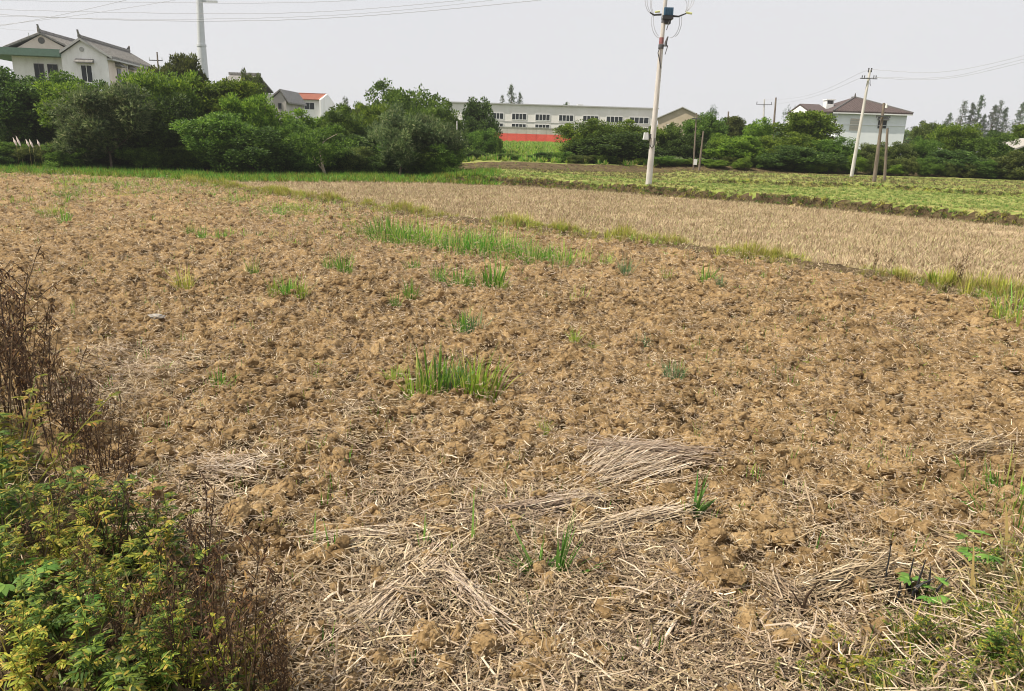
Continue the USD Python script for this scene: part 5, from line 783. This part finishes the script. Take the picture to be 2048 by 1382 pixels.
# low white wall and grey sheet roof at the right edge
Y = 70; A = at(1868, 296, Y); B = at(1965, 299, Y); g0 = float(level(A[0], A[1])); t = thing('low_white_wall', 'low white wall showing through the hedge at right', 'wall', (A[0], A[1], g0)); w_ = B[0] - A[0]; h_ = at(1900, 291, Y)[2] - g0
for i in range(4): obj('panel', MB().box(w_ * i / 4 + .01, w_ * (i + 1) / 4 - .01, 0, .2, 0, h_), 'white_render', t)
obj('coping', MB().box(-.1, w_ + .1, -.05, .25, h_ + .003, h_ + .08), 'grey_trim', t)
A = at(1960, 300, 66); g0 = float(level(A[0], A[1])); t = thing('sheet_shed', 'low shed with dark and pale grey sheet roof at the right edge', 'shed', (A[0], A[1], g0)); zz = at(2000, 283, 66)[2] - g0; ww = at(2052, 290, 66)[0] - A[0]
obj('wall', MB().box(.5, ww + 2, .4, 5, 0, zz - 1.0), 'grey_render', t); obj('roof_sheet', MB().prism([(0, zz - .85), (ww * .55, zz - .1), (ww * .55, zz), (0, zz - .72)], 0, 5), 'tarp', t); obj('roof_sheet', MB().prism([(ww * .35, zz - 1.15), (ww + 1.2, zz + .25), (ww + 1.2, zz + .38), (ww * .35, zz - 1.02)], -.5, 3), 'old_sheet', t)

# ---------------------------------------------------------------- poles and wires
def two(px0, py0, px1, py1, z=None, Y=None):
    b = gr(px0, py0, z) if Y is None else at(px0, py0, Y); t = at(px1, py1, b[1]); g0 = float(level(b[0], b[1])); return np.array([b[0], b[1], g0 - .05]), np.array([t[0], t[1], t[2]])
b, tp = two(1297, 371, 1331, 0, 0.42); ax = unit(tp - b); hp = np.linalg.norm(tp - b); BIG = thing('utility_pole', 'large grey concrete pole with blue switch gear standing on the terrace edge', 'utility pole', b)
PX = lambda px, py, dy=0.0: at(px, py, b[1] + dy) - b
top = ax * (hp + 1.6); obj('pole', tube([(0, 0, 0), top * .5, top], [.155, .115, .075], 14), 'concrete', BIG, 40)
s = obj('switch_unit', MB().box(-.21, .21, -.22, .2, -.17, .17), 'blue_unit', BIG); c0 = PX(1336, 24); UsdGeom.Xformable(s).AddTranslateOp().Set(Gf.Vec3d(*c0)); 
for i in range(5): obj('fin', MB().box(-.19 + i * .085, -.15 + i * .085, -.26, -.221, -.14, .15), 'blue_unit', s)
obj('switch_base', MB().box(c0[0] - .25, c0[0] + .23, c0[1] - .24, c0[1] + .22, c0[2] - .33, c0[2] - .172).box(c0[0] - .16, c0[0] + .14, c0[1] - .16, c0[1] + .16, c0[2] - .52, c0[2] - .331), 'black_rubber', BIG)
obj('operating_rod', tube([PX(1339, 40, -.2), PX(1333, 60, -.2)], .022, 5), 'dark_metal', BIG)
for a in ([(1323, 29), (1308, 30), (1300, 25)], [(1344, 32), (1357, 33), (1372, 27)]): obj('bushing', tube([PX(*q) for q in a], [.05, .04, .03], 7), 'black_rubber', BIG)
obj('wire_end', tube([PX(1372, 25), PX(1384, 27)], .05, 6), 'yellow_tip', BIG); obj('wire_end', tube([PX(1310, 24), PX(1320, 23)], .045, 6), 'yellow_tip', BIG)
for a in ([(1300, 25), (1293, 16), (1290, 0), (1291, -15)], [(1302, 26), (1296, 14), (1294, 0), (1296, -15)], [(1305, 27), (1301, 14), (1301, 0), (1305, -14)], [(1307, 27), (1303, 12), (1304, 0), (1309, -12)], [(1370, 24), (1374, 10), (1371, 0), (1364, -12)], [(1371, 24), (1377, 8), (1377, -12)], [(1373, 24), (1381, 10), (1384, 0), (1385, -12)], [(1375, 22), (1386, 8), (1388, -2), (1387, -14)],
          [(1305, 30), (1303, 45), (1306, 62), (1313, 73), (1320, 76)], [(1308, 30), (1307, 45), (1310, 60), (1317, 72)], [(1358, 33), (1359, 47), (1355, 62), (1347, 73), (1340, 75)], [(1362, 32), (1363, 47), (1358, 64), (1350, 73)]):
    p = np.array([PX(*q) for q in a]); tt = np.linspace(0, len(p) - 1, 13); from scipy.interpolate import CubicSpline; obj('jumper_wire', tube(CubicSpline(np.arange(len(p)), p)(tt), .011, 4), 'cable_pale', BIG)
obj('warning_band', tube([PX(1323.5, 75), PX(1322.5, 88)], .112, 12), 'red_band', BIG); obj('clamp', tube([PX(1322.6, 89), PX(1321.5, 98)], .13, 12), 'dark_metal', BIG); obj('clamp', tube([PX(1329, 36), PX(1327.6, 46)], .125, 12), 'dark_metal', BIG)
a = obj('lightning_arrester', tube([PX(1331, 92, -.1), PX(1332, 84, -.1), PX(1336, 73, -.1)], [.07, .06, .03], 8), 'dark_metal', BIG); obj('bracket', tube([PX(1322, 92, -.05), PX(1336, 92, -.1)], .03, 5), 'dark_metal', BIG); obj('operating_rod', tube([PX(1335, 93, -.1), PX(1330, 109, -.1)], .02, 5), 'dark_metal', BIG)
obj('side_cable', tube([PX(1319, 95, -.12), PX(1316, 106, -.13), PX(1322, 137, -.14)], .022, 5), 'black_rubber', BIG)
k = PX(1292, 272, -.05); bx = obj('meter_box', MB().prism([(-.13, -.17), (.12, -.17), (.08, .16), (-.09, .16)], -.13, .13), 'pale_metal', BIG); UsdGeom.Xformable(bx).AddTranslateOp().Set(Gf.Vec3d(*k)); obj('box_bracket', MB().box(k[0] + .09, k[0] + .24, k[1] - .05, k[1] + .05, k[2] - .12, k[2] + .1), 'dark_metal', BIG)
obj('box_cable', tube([PX(1299, 290, -.17), PX(1304, 296, -.19), PX(1309, 290, -.18), PX(1310, 276, -.17)], .022, 5), 'black_rubber', BIG); obj('box_clamp', tube([PX(1305.0, 283), PX(1306.4, 268)], .142, 12), 'concrete', BIG)
# tall white pole on the right
b, tp = two(1703, 352, 1740, 140, 0.7); tt = tp - b; t = thing('utility_pole', 'slim leaning whitish concrete pole with crossarm before the hipped house', 'utility pole', b); RP = b.copy()
obj('pole', tube([(0, 0, 0), tt * .5, tt], [.122, .098, .072], 12), 'concrete', t, 40); PX = lambda px, py: at(px, py, b[1]) - b
obj('crossarm', MB().box(*(lambda q: (q[0] - .55, q[0] + .55, -.15, -.1, q[2] - .025, q[2] + .025))(PX(1735.5, 157.5))), 'dark_metal', t)
for px in (1722.5, 1727, 1745.5, 1750): q = PX(px, 157); obj('insulator', tube([(q[0], -.12, q[2]), (q[0], -.12, q[2] + .18)], [.022, .035], 6), 'dark_metal', t)
for s in (-.09, .09): q = PX(1740, 141); obj('insulator', tube([(q[0] + s, 0, q[2] - .05), (q[0] + s, 0, q[2] + .15)], [.03, .045], 6), 'dark_metal', t)
obj('top_bracket', MB().box(q[0] - .12, q[0] + .12, -.04, .04, q[2] - .1, q[2] - .04), 'dark_metal', t); obj('drop_cable', tube([PX(1740, 158), PX(1741, 172), PX(1738, 164)], .012, 4), 'cable', t)
# dark pole and short pole
b, tp = two(1748, 364, 1768, 206, 0.66); tt = tp - b; t = thing('utility_pole', 'dark weathered pole with a short crossarm and lamp, right of the whitish pole', 'utility pole', b); PX = lambda px, py: at(px, py, b[1]) - b
obj('pole', tube([(0, 0, 0), tt * .55, tt], [.112, .09, .066], 10), 'old_wood', t, 40); q = PX(1764.5, 233); obj('crossarm', MB().box(q[0] - .4, q[0] + .4, -.15, -.09, q[2] - .03, q[2] + .03), 'dark_metal', t)
for s in (-.38, .38): obj('insulator', tube([(q[0] + s, -.12, q[2] - .08), (q[0] + s, -.12, q[2] + .06)], .03, 5), 'dark_metal', t)
q = PX(1772, 212); obj('lamp', tube([(q[0], 0, q[2] - .1), (q[0], 0, q[2] + .12)], [.09, .06], 8), 'white_frame', t); obj('lamp_arm', MB().box(q[0] - .18, q[0] - .02, -.03, .03, q[2] + .05, q[2] + .1), 'dark_metal', t)
b, tp = two(1769, 362, 1775, 257, 0.66); obj_ = thing('utility_pole', 'short bare dark pole, rightmost of the group before the hipped house', 'utility pole', b); obj('pole', tube([(0, 0, 0), (tp - b)], [.088, .066], 10), 'old_wood', obj_, 40); obj('cap', tube([(tp - b), (tp - b) + [0, 0, .05]], [.07, .05], 8), 'dark_metal', obj_)
# thin poles in the hedge
for (x0, y0, x1, y1, Y, r, mt, lb, arm) in [(1387, 335, 1393, 226, 55, .055, 'old_wood', 'thin dark pole with a white notice in front of the hedge', 1), (1398, 337, 1407, 262, 54.5, .065, 'old_wood', 'short leaning pole right of the thin dark pole', 0), (914, 315, 914, 242, 56, .05, 'concrete', 'thin pale pole beside the end of the left tree belt', 0), (1525, 290, 1529, 198, 120, .13, 'concrete', 'far pole with crossarm above the yellow green bush', 2), (1546, 280, 1552, 195, 110, .15, 'old_wood', 'far bare leaning pole right of the far pole with crossarm', 0), (1453, 290, 1457, 223, 100, .12, 'old_wood', 'far dark stub pole above the hedge', 0)]:
    b, tp = two(x0, y0, x1, y1, Y=Y); t = thing('thin_pole', lb, 'pole', b); tt = tp - b; obj('pole', tube([(0, 0, 0), tt * .5, tt], [r * 1.1, r, r * .75], 8), mt, t, 40)
    if arm: obj('crossarm', MB().box(tt[0] - .3 * arm ** 2, tt[0] + .3 * arm ** 2, -.1, -.04, tt[2] - .4 * arm - .03, tt[2] - .4 * arm + .05), 'dark_metal', t)
    if arm == 1: q = at(1390, 324, Y) - b; obj('notice', MB().box(q[0] - .12, q[0] + .12, -.14, -.11, q[2] - .2, q[2] + .2), 'white_frame', t)
    if arm == 2:
        for s in (-1.1, 1.1): obj('insulator', tube([(tt[0] + s, -.07, tt[2] - .75), (tt[0] + s, -.07, tt[2] - .4)], .05, 5), 'dark_metal', t)
# steel tube pylon
Y = 120; a, c_ = at(407, 150, Y), at(398, -20, Y); g0 = float(level(a[0], a[1])); t = thing('steel_pylon', 'tall grey tubular steel pylon behind the round olive treetop', 'pylon', (a[0], a[1], g0)); rel = lambda px, py: at(px, py, Y) - [a[0], a[1], g0]
m_ = rel(403, 91); tp_ = c_ - [a[0], a[1], g0]; bt = np.array([(rel(407, 150) - m_)[0] * 2.2, 0, 0]); R_ = FOC / Y
obj('pole', tube([bt, m_], [11.5 / R_, 8.0 / R_], 14), 'steel_grey', t, 40); obj('pole', tube([m_ + [0, 0, .02], tp_], [7.2 / R_, 5.2 / R_], 14), 'steel_grey', t, 40); obj('flange', tube([m_ - [0, 0, .15], m_ + [0, 0, .15]], 8.8 / R_, 14), 'steel_grey', t, 40)
q = rel(398, 2.5); obj('crossarm', MB().box(q[0], q[0] + 2.7, -.15, .15, q[2] - .1, q[2] + .16), 'steel_grey', t)
# wires
def wire(pts, Y, label, r=.02, sag=0.0, group='power lines'):
    Ys = [Y] * len(pts) if np.ndim(Y) == 0 else Y
    p = np.array([at(px, py, yy) for (px, py), yy in zip(pts, Ys)]); tt = np.linspace(0, len(p) - 1, 8 * (len(p) - 1) + 1)
    c_ = CubicSpline(np.arange(len(p)), p)(tt) if len(p) > 2 else p[0] + (p[1] - p[0]) * tt[:, None]
    tag(obj('power_line', tube(c_, r * 0.62, 4), 'cable_pale'), label, 'wire')
wire([(-260, 8), (0, 19), (400, 27), (700, 20), (1000, -8), (1200, -30)], 60, 'thin cable across the top left, uppermost of the two long sagging ones', .022)
wire([(-260, 20), (0, 29), (250, 40), (520, 41), (780, 28), (1080, 0), (1300, -26)], 60, 'thin cable across the top left, lower of the two long sagging ones', .026)
wire([(-260, 31), (0, 32), (250, 38), (520, 36), (760, 24), (1000, -2), (1200, -30)], 62, 'thin cable crossing between the two long sagging ones', .02)
wire([(-260, 0), (0, 1), (250, 4), (520, 6), (760, -4)], 66, 'highest cable along the top left edge of the sky', .022)
wire([(-160, 80), (0, 52), (130, 28), (260, -2), (330, -20)], 66, 'cable climbing steeply at the upper left corner', .024)
wire([(-160, 66), (0, 50), (180, 27), (350, 0), (430, -16)], 68, 'second cable climbing right of the steep one at upper left', .022)
wire([(-100, 50), (70, 62)], 86, 'faint cable running to the thin pole behind the white house', .018)
e_ = RP[1]
wire([(1741, 139), (1800, 143), (1880, 144), (1960, 132), (2048, 111), (2200, 70)], [e_, e_ - 1, e_ - 2.5, e_ - 4, e_ - 6, e_ - 9], 'upper cable from the whitish pole to the right edge', .014)
wire([(1750, 155), (1820, 159), (1900, 156), (1970, 143), (2048, 124), (2200, 86)], [e_, e_ - 1, e_ - 2.5, e_ - 4, e_ - 6, e_ - 9], 'lowest cable from the whitish pole to the right edge', .014)
wire([(1727, 155), (1820, 156), (1900, 153), (1970, 138), (2048, 118), (2200, 78)], [e_, e_ - 1, e_ - 2.5, e_ - 4, e_ - 6, e_ - 9], 'middle cable from the whitish pole to the right edge', .014)
wire([(1739, 140), (1680, 166), (1610, 192), (1529, 199)], [e_, e_ + 15, e_ + 40, 120], 'upper faint cable from the whitish pole to the far poles', .014)
wire([(1723, 155), (1665, 180), (1600, 200), (1522, 212)], [e_, e_ + 15, e_ + 40, 120], 'lower faint cable from the whitish pole to the far poles', .014)

# ---------------------------------------------------------------- air
usdkit.material(stage, '/World/Looks/haze', {'v': ('principled_volume', {'color': (0.93, 0.95, 0.98), 'density': 0.0003, 'anisotropy': 0.25})}, [], volume='v.volume')
tag(obj('haze', MB().box(-420, 420, -120, 420, -2.5, 34), 'haze'), 'thin pale summer haze over the fields', 'haze', kind='stuff')
